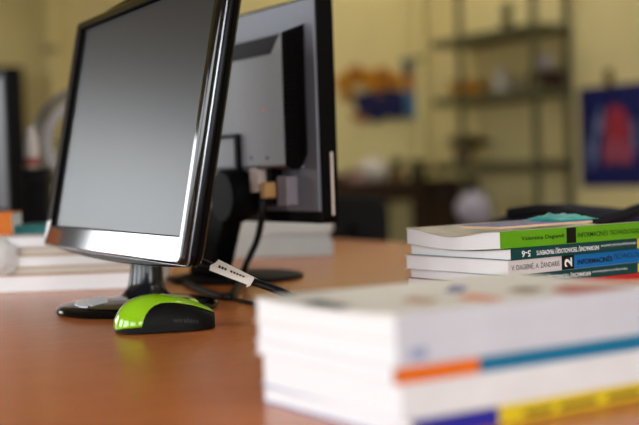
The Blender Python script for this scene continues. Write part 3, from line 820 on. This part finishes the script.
# tagged power cord
pts = [at_y(168, 246, 1.20), at_y(190, 256, 1.14), at_y(205, 263.5, 1.10), at_y(230, 274, 1.085), at_y(252, 281.5, 1.07), at_y(272, 288, 1.05), at_y(292, 297, 1.03), at_y(318, 312, 1.03), on_z(350, 330, DESK + 0.0038), on_z(390, 335, DESK + 0.0038)]
pw = thing('power_cord', 'black power cord with a folded white paper tag beside the near monitor', 'cord', (pts[-1].x, pts[-1].y, DESK))
inv = mworld(pw).inverted()
bm = bmesh.new(); tube(bm, [inv @ p for p in spline(pts, 8)], 0.0039, 12); link('cable', bm, M['cable'], pw, smooth=60)
# tag: sheet folded around the cable
fr3 = [(209.3, 270.2, 1.088), (210.5, 265.2, 1.090), (219.6, 260.3, 1.092), (254.5, 278.3, 1.064), (252.8, 281.4, 1.062), (250.3, 285.6, 1.060), (246.2, 287.2, 1.062), (247.2, 284.6, 1.064)]
F = [inv @ at_y(*p) for p in fr3]
off = inv.to_3x3() @ (f0 * 0.0009)
bm = bmesh.new(); loft(bm, [[p + off * -1 for p in F], [p for p in F]])
bk_ = [inv @ at_y(px, py, Y + 0.011) for px, py, Y in ((209.5, 269, 1.088), (218.5, 259.5, 1.092), (259.5, 279.8, 1.064), (252, 284, 1.062))]
bm2 = bmesh.new()
loft(bm, [[p for p in bk_], [p + off for p in bk_]]); bm2.free()
o = link('paper_tag', bm, M['label'], pw); o['label'] = 'folded off-white paper tag'
a = inv @ at_y(219, 264.9, 1.0855); b = inv @ at_y(245.5, 276.4, 1.066)
ax_ = (b - a).normalized(); hh = (inv @ at_y(218.3, 267.6, 1.0855)) - a
for k in range(9):
    if k in (3,): continue
    s0, s1 = k / 9, (k + 0.72) / 9
    f_ = 1 - 0.55 * s0
    bm = bm if False else bmesh.new()
    P = [a.lerp(b, s0), a.lerp(b, s1), a.lerp(b, s1) + hh * f_, a.lerp(b, s0) + hh * f_]
    loft(bm, [[p - off * 1.3 for p in P], [p - off * 0.9 for p in P]]); link('printed_mark', bm, flat('tag_ink', 70, 56, 54), pw)

# white papers behind the far monitor
lbp = ['lowest white paper ream behind the far monitor', 'second white paper ream behind the far monitor', 'upper white paper ream behind the far monitor']
pa = on_z(222, 259); z = DESK
for i, (T, w, rr, offx) in enumerate(((0.020, 0.185, 0.0, 0.0), (0.018, 0.175, 0.06, 0.006), (0.020, 0.15, -0.05, 0.033))):
    th = thing('paper_ream', lbp[i], 'paper', (pa.x + r0.x * offx, pa.y + r0.y * offx, z), math.atan2(r0.y, r0.x) + rr, 'reams behind the far monitor')
    bm = bmesh.new(); box(bm, 0, w, 0, 0.1, 0.0003, T - 0.0003); link('sheets', bm, flat('dim_paper_sheets', 190, 192, 188, 0.8), th)
    bm = bmesh.new(); box(bm, -0.001, w + 0.001, -0.001, 0.101, T - 0.0003, T); link('cover_sheet', bm, flat('dim_cover_sheet', 205, 206, 202, 0.8), th)
    z += T

# ------------------------------------------------------------------ left-hand monitor
lp = at_y(13.5, 226, 1.95); lx = mu.copy()
lrot = math.atan2(lx.y, lx.x)
lzb = lp.z - DESK
mon3 = thing('computer_monitor', 'monitor with pale blank screen and black edge cut off by the left border', 'monitor', (lp.x - lx.x * 0.2, lp.y - lx.y * 0.2, DESK), lrot)
bm = bmesh.new()
def L3(ins, y): return rrect(-0.2 + ins, 0.2 - ins, lzb + ins, lzb + 0.270 - ins, 0.006, y=y)
def L3i(y): return rrect(-0.2 + 0.018, 0.2 - 0.018, lzb + 0.03, lzb + 0.270 - 0.012, 0.001, y=y)
loft(bm, [L3(0.004, 0.022), L3(0, 0.019), L3(0, -0.002), L3(0.002, -0.004), L3i(-0.004), L3i(0.0)], True, False)
link('bezel', bm, M['black'], mon3, smooth=40)
bm = bmesh.new(); box(bm, -0.183, 0.183, 0.0, 0.003, lzb + 0.029, lzb + 0.259); link('screen', bm, flat('pale_grey_screen', 90, 92, 100, 0.3), mon3)
bm = bmesh.new(); box(bm, -0.03, 0.03, 0.0215, 0.045, 0.01, lzb + 0.15); link('neck', bm, M['black'], mon3, bevel=0.004)
bm = bmesh.new(); lathe(bm, [(0.105, 0), (0.11, 0.003), (0.105, 0.009), (0.05, 0.012)], 40, c=(0, 0.035, 0), sy=0.75); link('foot', bm, M['black'], mon3, smooth=40)

# ------------------------------------------------------------------ desk fan behind the ledgers
fc = at_y(89, 141, 2.38); fx = camv(1, 0.0)
silver = flat('chrome_wire', 130, 132, 134, 0.3, metal=0.8)
fan = thing('desk_fan', 'silver desk fan with white inner ring, half hidden behind the near monitor', 'fan', (fc.x, fc.y, DESK), math.atan2(fx.y, fx.x))
fz = fc.z - DESK
def ring(bm, r, y, tr, n=48, rx=None):
    pts = [(r * math.cos(2 * PI * k / n), y, fz + r * math.sin(2 * PI * k / n)) for k in range(n)]
    loops = []
    for k in range(n):
        a = 2 * PI * k / n; c = Vector(pts[k]); rad = Vector((math.cos(a), 0, math.sin(a)))
        loops.append([c + (rad * math.cos(2 * PI * j / 8) + Vector((0, 1, 0)) * math.sin(2 * PI * j / 8)) * tr for j in range(8)])
    loops.append(loops[0])
    loft(bm, loops, False, False)
bm = bmesh.new()
for r, y in ((0.112, -0.02), (0.112, 0.02), (0.105, -0.034), (0.098, -0.042), (0.090, -0.047)): ring(bm, r, y, 0.0022)
for k in range(30):
    a = 2 * PI * k / 30
    tube(bm, [(rr * math.cos(a), y, fz + rr * math.sin(a)) for rr, y in ((0.112, 0.02), (0.112, -0.02), (0.1, -0.04), (0.06, -0.052), (0.025, -0.054))], 0.0012, 5)
link('grille', bm, silver, fan, smooth=60)
bm = bmesh.new(); loops = []
for k in range(49):
    a = 2 * PI * k / 48; c_, s_ = math.cos(a), math.sin(a)
    loops.append([(rr * c_, y, fz + rr * s_) for rr, y in ((0.088, -0.03), (0.088, -0.02), (0.073, -0.02), (0.073, -0.03))])
loft(bm, loops, False, False); link('inner_ring', bm, flat('white_plastic', 225, 225, 232, 0.4), fan, smooth=40)
bm = bmesh.new()
for k in range(4):
    a0 = 2 * PI * k / 4 + 0.4; lo, hi = [], []
    for rr, da, yy in ((0.02, -0.3, -0.006), (0.066, -0.45, -0.012), (0.068, 0.3, 0.006), (0.02, 0.4, 0.006)):
        a = a0 + da; lo.append((rr * math.cos(a), yy, fz + rr * math.sin(a))); hi.append((rr * math.cos(a), yy + 0.0015, fz + rr * math.sin(a)))
    loft(bm, [lo, hi])
link('blades', bm, M['darkgrey'], fan)
bm = bmesh.new(); loft(bm, [[(rr * math.cos(2 * PI * k / 24), y, fz + rr * math.sin(2 * PI * k / 24)) for k in range(24)] for y, rr in ((-0.055, 0.02), (-0.05, 0.026), (-0.03, 0.026), (0.03, 0.045), (0.09, 0.04), (0.1, 0.03))])
link('motor', bm, M['black'], fan, smooth=40)
bm = bmesh.new(); tube(bm, [(0, 0.06, 0.02), (0, 0.06, fz)], 0.016, 16); link('pole', bm, M['black'], fan, smooth=50)
bm = bmesh.new(); lathe(bm, [(0.078, 0), (0.083, 0.006), (0.074, 0.022), (0.03, 0.032)], 40, c=(0, 0.05, 0)); link('base', bm, M['black'], fan, smooth=40)
# white lamp-like bulb piece: pale vase and dark boxes in the dim corner
c = at_y(39.5, 226, 2.27)
def simple_box(name, label, cat, c, rot, w, d, h, m, lid=None):
    th = thing(name, label, cat, c, rot)
    bm = bmesh.new(); box(bm, -w / 2, w / 2, -d / 2, d / 2, 0, h * (0.8 if lid else 1)); link('body', bm, m, th, bevel=0.003)
    if lid:
        bm = bmesh.new(); box(bm, -w / 2 - 0.002, w / 2 + 0.002, -d / 2 - 0.002, d / 2 + 0.002, h * 0.8, h); link('lid', bm, lid, th, bevel=0.003)
    return th
rv = math.atan2(r0.y, r0.x)
simple_box('storage_box', 'black box in the gap between the left-hand screen and the near monitor', 'box', (c.x, c.y, DESK), rv, 0.046, 0.05, 0.165, flat('black_card', 20, 19, 22, 0.6), flat('black_lid', 28, 27, 30, 0.6))
c = at_y(63, 228, 2.18)
simple_box('pencil_case', 'dark navy case beside the black box, just left of the near monitor', 'case', (c.x, c.y, DESK), rv, 0.04, 0.05, 0.075, flat('navy_cloth', 22, 28, 58, 0.7), flat('navy_lid', 30, 38, 76, 0.7))
c = at_y(33, 190, 2.17)
th = thing('vase', 'small white vase standing on the black box left of the fan', 'vase', (c.x, c.y, DESK + 0.165), 0)
bm = bmesh.new(); lathe(bm, [(0.010, 0), (0.0125, 0.007), (0.014, 0.03), (0.012, 0.056), (0.008, 0.066), (0.009, 0.076), (0.0075, 0.076), (0.006, 0.06)], 28); link('body', bm, flat('white_ceramic', 230, 228, 228, 0.25), th, smooth=40)
bm = bmesh.new(); lathe(bm, [(0.0127, 0.005), (0.0135, 0.009), (0.0142, 0.016), (0.0138, 0.018)], 28); o = link('band', bm, flat('red_glaze', 170, 70, 60, 0.3), th, smooth=40); o['label'] = 'reddish band near the bottom'

# ------------------------------------------------------------------ office chair behind the desk
chp = at_y(354, 250, 2.55); ca = camv(math.cos(-0.1), math.sin(-0.1))
ch = thing('office_chair', 'black office chair with a rounded backrest behind the far desk edge', 'chair', (chp.x, chp.y, 0), math.atan2(ca.y, ca.x))
ict = mworld(ch).inverted()
tz = (at_y(354, 196, 2.55)).z; bz = (at_y(354, 262, 2.55)).z; xw = 0.5 * 69 * 2.55 * KD / FPX
bm = bmesh.new()
loft(bm, [rrect(-xw + 0.01, xw - 0.01, bz + 0.01, tz - 0.01, 0.04, n=6, y=-0.03), rrect(-xw, xw, bz, tz, 0.045, n=6, y=-0.02), rrect(-xw, xw, bz, tz, 0.045, n=6, y=0.02), rrect(-xw + 0.01, xw - 0.01, bz + 0.01, tz - 0.01, 0.04, n=6, y=0.035)])
fab = flat('black_fabric', 12, 11, 11, 0.85, var=0.2, scale=300)
link('backrest', bm, fab, ch, smooth=40)
bm = bmesh.new(); loft(bm, [rrect(-0.22, 0.22, 0, 0.42, 0.06, n=6, y=0)][:1] * 1 + [rrect(-0.22, 0.22, 0, 0.42, 0.06, n=6, y=0.06)]);
bm.transform(Matrix.Translation((0, 0.03, 0.45)) @ Matrix.Rotation(PI / 2, 4, 'X') @ Matrix.Scale(1, 4)) if False else bm.transform(Matrix(((1, 0, 0, 0), (0, 0, 1, 0.05), (0, 1, 0, 0.42), (0, 0, 0, 1))))
link('seat', bm, fab, ch, smooth=40)
bm = bmesh.new(); tube(bm, spline([(0, 0.0, bz + 0.1), (0, -0.05, bz), (0, -0.05, 0.42), (0, 0.1, 0.40), (0, 0.25, 0.41)]), 0.018, 10); link('back_arm', bm, M['black'], ch, smooth=50)
bm = bmesh.new(); tube(bm, [(0, 0.26, 0.08), (0, 0.26, 0.42)], 0.025, 14); link('gas_post', bm, M['black'], ch, smooth=50)
for k in range(5):
    a = 2 * PI * k / 5 + 0.3; bm = bmesh.new()
    tube(bm, [(0.02 * math.cos(a), 0.26 + 0.02 * math.sin(a), 0.1), (0.28 * math.cos(a), 0.26 + 0.28 * math.sin(a), 0.065)], [0.022, 0.014], 10); leg = link('leg', bm, M['black'], ch, smooth=50)
    bm = bmesh.new(); cx, cy = 0.28 * math.cos(a), 0.26 + 0.28 * math.sin(a)
    loft(bm, [[(cx + y * math.cos(a + PI / 2), cy + y * math.sin(a + PI / 2), 0) if False else (cx + y * -math.sin(a) + 0.027 * math.cos(2 * PI * j / 16) * math.cos(a), cy + y * math.cos(a) + 0.027 * math.cos(2 * PI * j / 16) * math.sin(a), 0.027 + 0.027 * math.sin(2 * PI * j / 16)) for j in range(16)] for y in (-0.012, 0.012)])
    link('caster', bm, M['black'], leg, smooth=40)

# ------------------------------------------------------------------ dark bag on the desk behind the textbooks
bgc = on_z(585, 262); 
def blob(bm, n, m, fn):
    rows = []
    for i in range(n + 1):
        rows.append([bm.verts.new(fn(i / n, j / m)) for j in range(m)])
    for a, b in zip(rows, rows[1:]):
        for j in range(m): bm.faces.new((a[j], a[(j + 1) % m], b[(j + 1) % m], b[j]))
    bm.faces.new(rows[0][::-1]); bm.faces.new(rows[-1])
bgY = 1.52; bgc = at_y(578, 255, bgY); bgc.z = DESK
bag = thing('shoulder_bag', 'dark navy cloth bag slumped on the desk behind the textbook stack', 'bag', bgc, rv + 0.1)
bw = 0.17
btop = at_y(590, 205, bgY).z - DESK
def bagf(u, v):
    a = 2 * PI * v; x = -bw + 2 * bw * u
    e = max(0.02, 1 - abs(2 * u - 1) ** 3) ** 0.45
    hgt = btop * (0.80 + 0.22 * math.sin(PI * min(1, u * 1.15)) ) * e
    y = 0.07 * e * math.copysign(abs(math.cos(a)) ** 0.7, math.cos(a)); s = math.sin(a)
    zc = hgt * (0.5 + 0.5 * math.copysign(abs(s) ** 0.6, s))
    k = 0.006 * noise.noise(Vector((x * 14, y * 14, zc * 14)))
    return Vector((x, y + k, max(0, zc + k * (zc > 0.01))))
bm = bmesh.new(); blob(bm, 30, 28, bagf); link('body', bm, flat('navy_bag_cloth', 22, 26, 44, 0.75, var=0.25, scale=60, bump=0.3), bag, smooth=50)
bm = bmesh.new(); tube(bm, spline([(-0.1, -0.03, btop * 0.93), (-0.06, -0.075, btop * 0.98), (0.0, -0.085, btop * 0.8), (0.06, -0.075, btop * 0.95), (0.1, -0.03, btop * 0.93)]), 0.007, 8)
link('strap', bm, flat('black_strap', 16, 16, 20, 0.7), bag, smooth=50)

# ------------------------------------------------------------------ background against the right wall
WD = D1
metal = flat('grey_green_steel', 100, 98, 74, 0.5, metal=0.3)
RD = 5.0
pf1 = on_d(536, 100, RD); pf0 = on_d(464, 100, RD)
aN, aF = pf1.y, pf0.y
rack = thing('shelf_rack', 'tall grey steel shelf rack standing against the yellow wall', 'shelving', (RD, (aN + aF) / 2, 0), 0)
RDp = WD - RD - 0.03; hl = (aF - aN) / 2
for x in (0.0, RDp):
    for y in (-hl, hl):
        if x > 0 and y > 0: continue
        bm = bmesh.new(); w = 0.03
        box(bm, x - w, x + 0.004, y - w if y < 0 else y - 0.004, y + 0.004 if y < 0 else y + w, 0, 2.75)
        link('post', bm, metal, rack)
shz = []
for py in (34.0, 96, 165.5, 232):
    zc = on_d(498, py, RD).z; shz.append(zc)
    bm = bmesh.new(); box(bm, -0.035, RDp + 0.008, -hl - 0.035, hl + (0.32 if py < 200 else 0.03), zc - 0.028, zc + 0.028)
    link('shelf', bm, metal, rack, bevel=0.004)
def rack_pt(px, dd=0.12): return on_d(px, 100, RD + dd)
# things on the rack
def pot_plant(name, label, loc, r, h, leafh, pm, lm, n=26, cat='plant', spread=1.0):
    th = thing(name, label, cat, loc, 0)
    bm = bmesh.new(); lathe(bm, [(r * 0.7, 0), (r, h), (r * 1.08, h), (r * 1.08, h * 0.9), (r * 0.9, h * 0.95)], 20); link('pot', bm, pm, th, smooth=40)
    bm = bmesh.new()
    for i in range(n):
        a = random.uniform(0, 2 * PI); tl = random.uniform(0.2, 1.0) * spread; ln = leafh * random.uniform(0.6, 1)
        d = Vector((math.cos(a), math.sin(a), 0)); s = Vector((-d.y, d.x, 0))
        p0 = Vector((0, 0, h * 0.9)); p1 = p0 + d * r * 0.9 * tl + zz * ln * 0.6; p2 = p0 + d * r * 2.0 * tl + zz * ln * (1 - 0.35 * tl)
        w = r * 0.28 * spread ** 1.5
        vs = [bm.verts.new(p) for p in (p0, p1 - s * w, p2, p1 + s * w)]; bm.faces.new(vs)
    link('leaves', bm, lm, th)
    return th
leaf = flat('dark_leaf', 52, 66, 36, 0.6, var=0.3); clay = flat('clay_pot', 110, 80, 50, 0.7)
p = rack_pt(509); pot_plant('potted_plant', 'small dark potted plant on the top rack shelf', (p.x, p.y, shz[0] + 0.028), 0.045, 0.07, 0.16, flat('dark_pot', 50, 54, 40, 0.5), leaf)
p = rack_pt(466, 0.1); 
th = thing('basket', 'low orange basket at the far end of the middle rack shelf', 'basket', (p.x, p.y, shz[1] + 0.028), 0)
bm = bmesh.new(); lathe(bm, [(0.07, 0), (0.10, 0.10), (0.104, 0.10), (0.10, 0.085), (0.075, 0.01)], 26, sy=1.5); link('body', bm, flat('orange_wicker', 206, 140, 40, 0.7, var=0.2, scale=60), th, smooth=40)
bm = bmesh.new(); lathe(bm, [(0.099, 0.094), (0.107, 0.096), (0.107, 0.106), (0.099, 0.106)], 26, sy=1.5); link('rim', bm, flat('brown_wicker', 140, 96, 40, 0.7), th, smooth=40)
def jug(name, label, p, r, h, m, cat='jug'):
    th = thing(name, label, cat, p, 1.2)
    bm = bmesh.new(); lathe(bm, [(r * 0.8, 0), (r, h * 0.15), (r, h * 0.55), (r * 0.6, h * 0.85), (r * 0.7, h), (r * 0.6, h), (r * 0.5, h * 0.84)], 26); link('body', bm, m, th, smooth=40)
    bm = bmesh.new(); tube(bm, spline([(r * 0.62, 0, h * 0.85), (r * 1.5, 0, h * 0.75), (r * 1.45, 0, h * 0.4), (r * 0.98, 0, h * 0.3)]), r * 0.13, 8); link('handle', bm, m, th, smooth=50)
    return th
p = rack_pt(501); jug('jug', 'white jug midway along the middle rack shelf', (p.x, p.y, shz[1] + 0.028), 0.05, 0.17, flat('grey_white_glaze', 200, 196, 188, 0.35))
p = rack_pt(516); jug('mug', 'squat grey mug right of the white jug on the rack', (p.x, p.y, shz[1] + 0.028), 0.04, 0.085, flat('grey_glaze', 150, 146, 130, 0.4), 'mug')
p = on_d(551, 90, RD + 0.16)
th = simple_box('carton', 'dark brown carton at the near end of the middle rack shelf', 'box', (p.x, p.y + 0.05, shz[1] + 0.028), 0, 0.17, 0.16, 0.11, flat('dark_brown_card', 50, 34, 30, 0.6), flat('brown_lid', 62, 44, 40, 0.6))
bm = bmesh.new(); crumple(bm, (0, 0, 0.05), 0.06, 0.06, 0.05, 9.0, 0.3)
o = link('paper_bundle', bm, flat('pale_bundle', 190, 182, 186, 0.7), None, smooth=30); o.location = (p.x, p.y + 0.05, shz[1] + 0.028 + 0.11); tag(o, 'pale paper bundle on the dark brown carton', 'bundle')
p = rack_pt(463, 0.1); pot_plant('dried_plant', 'brownish dried plant in a clay pot on the lower rack shelf', (p.x, p.y + 0.02, shz[2] + 0.028), 0.075, 0.1, 0.15, clay, flat('dry_leaf', 104, 84, 40, 0.7, var=0.3), 60, spread=1.6)
cp = on_d(443, 190, 5.1)
simple_box('cupboard', 'narrow dark cupboard in the corner between the dark table and the shelf rack', 'cupboard', (5.12, max(cp.y + 0.02, aF + 0.26), 0), 0, 0.3, 0.4, on_d(443, 179, 5.0).z, flat('dark_brown_wood', 58, 42, 30, 0.5, var=0.2, scale=12), flat('dark_top', 48, 36, 28, 0.5))
# crates at the far end of the lower rack
p = on_d(474, 210, 4.7)
stool = thing('stool', 'low dark stool under the white bundle by the rack', 'stool', (4.70, p.y, 0), 0)
szt = on_d(474, 229, 4.7).z
bm = bmesh.new(); lathe(bm, [(0.15, szt - 0.035), (0.16, szt - 0.03), (0.16, szt - 0.005), (0.15, szt)], 30); link('seat', bm, flat('dark_seat', 50, 44, 40, 0.6), stool, smooth=40)
for k in range(4):
    a = PI / 4 + k * PI / 2; bm = bmesh.new(); tube(bm, [(0.16 * math.cos(a), 0.16 * math.sin(a), 0), (0.11 * math.cos(a), 0.11 * math.sin(a), szt - 0.034)], 0.012, 8); link('leg', bm, M['darkgrey'], stool, smooth=50)
bm = bmesh.new(); crumple(bm, (0, 0, 0.11), 0.115, 0.115, 0.11, 2.5, 0.22)
o = link('plastic_bag', bm, flat('lilac_white_plastic', 176, 170, 186, 0.45), None, smooth=40); o.location = (4.7, p.y, szt); tag(o, 'crumpled lilac white plastic bag on the low stool', 'bag')
# poster
pa0 = on_d(580, 135, WD - 0.004); pa1 = on_d(655, 135, WD - 0.004); pzt = on_d(612, 85, WD - 0.004).z; pzb = on_d(612, 187, WD - 0.004).z
post = thing('wall_poster', 'dark blue poster with a red and pale shape hanging on the yellow wall', 'poster', (WD - 0.003, (pa0.y + pa1.y) / 2, pzb), 0)
ph = abs(pa0.y - pa1.y) / 2; pH = pzt - pzb
bm = bmesh.new(); box(bm, -0.003, 0.003, -ph, ph, 0, pH); link('sheet', bm, flat('poster_navy', 24, 32, 92, 0.6, var=0.35, scale=9), post)
def pposter(nm, pts, m, x=-0.0045):
    b = bmesh.new(); P = []
    for px, py in pts:
        w = on_d(px, py, WD - 0.006); P.append((w.y - post.location.y, w.z - pzb))
    loft(b, [[(x, u, v) for u, v in P], [(-0.003, u, v) for u, v in P]]); return link(nm, b, m, post)
def ell(cx, cy, rx, ry, n=20, ph0=0): return [(cx + rx * math.cos(2 * PI * k / n) * (1 + 0.1 * math.sin(3 * 2 * PI * k / n + ph0)), cy + ry * math.sin(2 * PI * k / n) * (1 + 0.1 * math.sin(2 * 2 * PI * k / n + ph0))) for k in range(n)]
pposter('printed_shape', ell(617, 125, 13, 20), flat('poster_red', 160, 52, 68, 0.6, var=0.2, scale=12))
for cx in (607, 614, 622, 629): pposter('printed_shape', ell(cx, 152, 3.2, 13, 12, cx), flat('poster_pink', 176, 84, 100, 0.6, var=0.2, scale=12), -0.005)
for a in ((597, 118, 594, 160), (601, 108, 600, 132), (590, 140, 592, 168), (634, 120, 636, 150)):
    pposter('printed_streak', [(a[0] - 1.6, a[1]), (a[0] + 1.6, a[1]), (a[2] + 2, a[3]), (a[2] - 2, a[3])], flat('poster_pale', 120, 130, 170, 0.6))
w = on_d(610, 75, WD)
bm = bmesh.new(); box(bm, -0.02, 0.0, w.y - post.location.y - 0.03, w.y - post.location.y + 0.03, pH - 0.005, pH + 0.10); link('hanger', bm, flat('brown_wood', 110, 86, 50, 0.6), post, bevel=0.004)

# painted heating pipes
for nm, lab, loc in (('heating_pipe', 'vertical yellow painted heating pipe on the wall beside the shelf rack', Vector((WD - 0.06, A1 - 0.06, 0))), ('heating_pipe', 'vertical yellow painted heating pipe in the dim far corner above the fan', on_a(50, 40, A1 - 0.08))):
    th = thing(nm, lab, 'pipe', (loc.x, loc.y, 0), 0)
    bm = bmesh.new(); tube(bm, [(0, 0, 0), (0, 0, H)], 0.04, 16); link('tube', bm, flat('pipe_paint', 232, 218, 156, 0.4), th, smooth=50)
    for z_ in (0.5, 1.7, 2.8):
        bm = bmesh.new(); lathe(bm, [(0.04, z_), (0.052, z_), (0.052, z_ + 0.04), (0.04, z_ + 0.04)], 16); link('clamp', bm, flat('pipe_clamp', 170, 156, 104, 0.5), th)

# wall decoration: orange flowers over navy ribbons
dc = on_a(376, 90, A1 - 0.01)
gar = thing('wall_garland', 'garland of orange flowers over navy and blue ribbons pinned on the yellow wall', 'garland', (dc.x, A1 - 0.01, dc.z), PI / 2)
def gl_(px, py):
    px = 341 + (px - 343) * 1.14; py = 59 + (py - 58) * 1.05
    w = on_a(px, py, A1 - 0.03); return -(w.x - dc.x), w.z - dc.z
opaq = [flat('marigold', 206, 140, 26, 0.7, var=0.2), flat('amber_petal', 176, 112, 28, 0.7, var=0.2)]
for i, (px, py, rr) in enumerate(((346, 80, 0.075), (357, 73, 0.085), (369, 77, 0.085), (381, 76, 0.095), (392, 80, 0.075), (350, 92, 0.06), (378, 88, 0.06))):
    y, z_ = gl_(px, py); bm = bmesh.new()
    for k in range(10):
        a = 2 * PI * k / 10 + i; d = Vector((0, math.cos(a), math.sin(a))); s = Vector((0, -d.z, d.y))
        P = [Vector((0, y, z_)), Vector((-0.02, y, z_)) + d * rr * 0.6 - s * rr * 0.4, Vector((-0.005, y, z_)) + d * rr, Vector((-0.02, y, z_)) + d * rr * 0.6 + s * rr * 0.4]
        loft(bm, [P, [p + Vector((0.004, 0, 0)) for p in P]])
    fl = link('flower', bm, opaq[i % 2], gar)
    bm = bmesh.new(); r_ = bmesh.ops.create_icosphere(bm, subdivisions=2, radius=rr * 0.28)
    for v in bm.verts: v.co = Vector((v.co.x * 0.5 - 0.02, v.co.y + y, v.co.z + z_))
    link('flower_centre', bm, flat('flower_heart', 120, 70, 20, 0.7), fl, smooth=60)
nav = flat('navy_ribbon', 28, 34, 76, 0.6, var=0.2); bl = flat('blue_ribbon', 70, 110, 150, 0.6, var=0.2); tn = flat('tan_ribbon', 170, 110, 60, 0.6); gryr = flat('grey_teal_ribbon', 90, 104, 100, 0.6)
for poly, m in (([(354, 92), (372, 88), (374, 118), (360, 112)], nav), ([(368, 88), (386, 86), (388, 112), (376, 119)], nav), ([(382, 86), (398, 88), (400, 114), (388, 116)], nav), ([(398, 90), (411, 88), (412, 112), (402, 116)], bl), ([(398, 70), (414, 68), (414, 90), (402, 90)], tn), ([(396, 58), (416, 56), (415, 70), (400, 72)], gryr), ([(352, 110), (364, 108), (366, 120), (356, 116)], tn)):
    P = [gl_(*p) for p in poly]; bm = bmesh.new(); loft(bm, [[(-0.012 - 0.01 * (k % 2), u, v) for k, (u, v) in enumerate(P)], [(0.0, u, v) for u, v in P]]); link('ribbon', bm, m, gar)

# sideboard under the garland with clutter on it
sd0, sd1 = A1 - 0.58, A1 - 0.03
ya, yb = on_a(428, 190, sd0).x, on_a(290, 190, sd0).x
szt = on_a(400, 181, sd0).z; szb = on_a(400, 201, sd0).z
sb = thing('side_table', 'long dark brown table against the yellow wall under the garland', 'table', ((ya + yb) / 2, (sd0 + sd1) / 2, 0), PI / 2)
hx_, hy_ = (sd1 - sd0) / 2, abs(yb - ya) / 2
dk = flat('dark_brown_wood', 58, 42, 30, 0.5, var=0.2, scale=12)
bm = bmesh.new(); box(bm, -hx_, hx_, -hy_, hy_, szt - 0.035, szt); link('tabletop', bm, dk, sb, bevel=0.004)
bm = bmesh.new(); box(bm, -hx_ + 0.02, -hx_ + 0.045, -hy_ + 0.02, hy_ - 0.02, szb, szt - 0.035); link('apron', bm, dk, sb)
bm = bmesh.new(); box(bm, hx_ - 0.045, hx_ - 0.02, -hy_ + 0.02, hy_ - 0.02, szb, szt - 0.035); link('apron', bm, dk, sb)
for x in (-1, 1):
    for y in (-1, 0, 1):
        bm = bmesh.new(); cx, cy = x * (hx_ - 0.03), y * (hy_ - 0.04); box(bm, cx - 0.025, cx + 0.025, cy - 0.025, cy + 0.025, 0, szb); link('leg', bm, dk, sb, bevel=0.003)
def tp(px, dd=0.16): q = on_a(px, 180, sd0 + dd); return q.x, q.y, szt
x, y, z_ = tp(373, 0.3)
th = thing('teapot', 'round white teapot among the clutter on the long dark table', 'teapot', (x, y, z_), 1.0)
bm = bmesh.new(); lathe(bm, [(0.06, 0), (0.10, 0.035), (0.115, 0.08), (0.10, 0.125), (0.05, 0.155), (0.03, 0.16)], 28); link('body', bm, flat('white_porcelain', 226, 218, 208, 0.3), th, smooth=40)
bm = bmesh.new(); lathe(bm, [(0.05, 0.155), (0.03, 0.17), (0.012, 0.175), (0.015, 0.19), (0.004, 0.195)], 20); link('lid', bm, flat('white_porcelain', 226, 218, 208, 0.3), th, smooth=40)
bm = bmesh.new(); tube(bm, spline([(0.1, 0, 0.06), (0.15, 0, 0.09), (0.17, 0, 0.14)]), [0.02] * 8 + [0.014] * 9, 10); link('spout', bm, flat('white_porcelain', 226, 218, 208, 0.3), th, smooth=50)
bm = bmesh.new(); tube(bm, spline([(-0.09, 0, 0.12), (-0.16, 0, 0.12), (-0.15, 0, 0.05), (-0.1, 0, 0.05)]), 0.009, 8); link('handle', bm, flat('white_porcelain', 226, 218, 208, 0.3), th, smooth=50)
for px, w, h, col, lab in ((354, 0.10, 0.085, (176, 140, 130), 'pinkish carton left of the white teapot on the dark table'), (396, 0.09, 0.07, (120, 92, 60), 'brown carton right of the white teapot on the dark table'), (338, 0.09, 0.06, (100, 70, 60), 'low maroon carton nearest the far monitor on the dark table')):
    x, y, z_ = tp(px, 0.12); simple_box('carton', lab, 'box', (x, y, z_), 0.1, w, w * 1.1, h, flat('carton%d' % px, *col, 0.7), flat('carton_lid%d' % px, *[int(c * 0.85) for c in col], 0.7))
x, y, z_ = tp(398, 0.36); pot_plant('potted_plant', 'small green potted plant left of the other plants on the dark table', (x, y, z_), 0.06, 0.08, 0.13, clay, leaf, 30)
x, y, z_ = tp(418, 0.22); pot_plant('potted_plant', 'dark bushy potted plant at the rack end of the dark table', (x, y, z_), 0.07, 0.08, 0.10, flat('dark_pot', 50, 54, 40, 0.5), flat('dim_leaf', 44, 48, 30, 0.6, var=0.3), 36)

# dark cabinet in the far left corner
q = on_a(25, 100, A1 - 0.5); zt = on_a(10, 66, A1 - 0.5).z
cab = thing('cabinet', 'tall dark brown cabinet in the far corner above the left-hand screen', 'cabinet', (q.x - 0.6, A1 - 0.26, 0), 0)
cw = flat('cabinet_wood', 66, 54, 32, 0.5, var=0.15, scale=10)
bm = bmesh.new(); box(bm, -0.6, 0.6, -0.24, 0.24, 0, zt); link('body', bm, cw, cab, bevel=0.005)
for s in (-1, 1):
    bm = bmesh.new(); box(bm, s * 0.3 - 0.29, s * 0.3 + 0.29, -0.262, -0.241, 0.08, zt - 0.05); dr = link('door', bm, cw, cab, bevel=0.003)
    bm = bmesh.new(); box(bm, s * 0.06 - 0.01, s * 0.06 + 0.01, -0.285, -0.262, zt * 0.5, zt * 0.5 + 0.12); link('handle', bm, M['darkgrey'], dr)

# ------------------------------------------------------------------ view
scene.view_settings.view_transform = 'Standard'
scene.view_settings.look = 'None'
scene.view_settings.gamma = 1.0
scene.view_settings.use_curve_mapping = False
scene.view_settings.exposure = 0.38
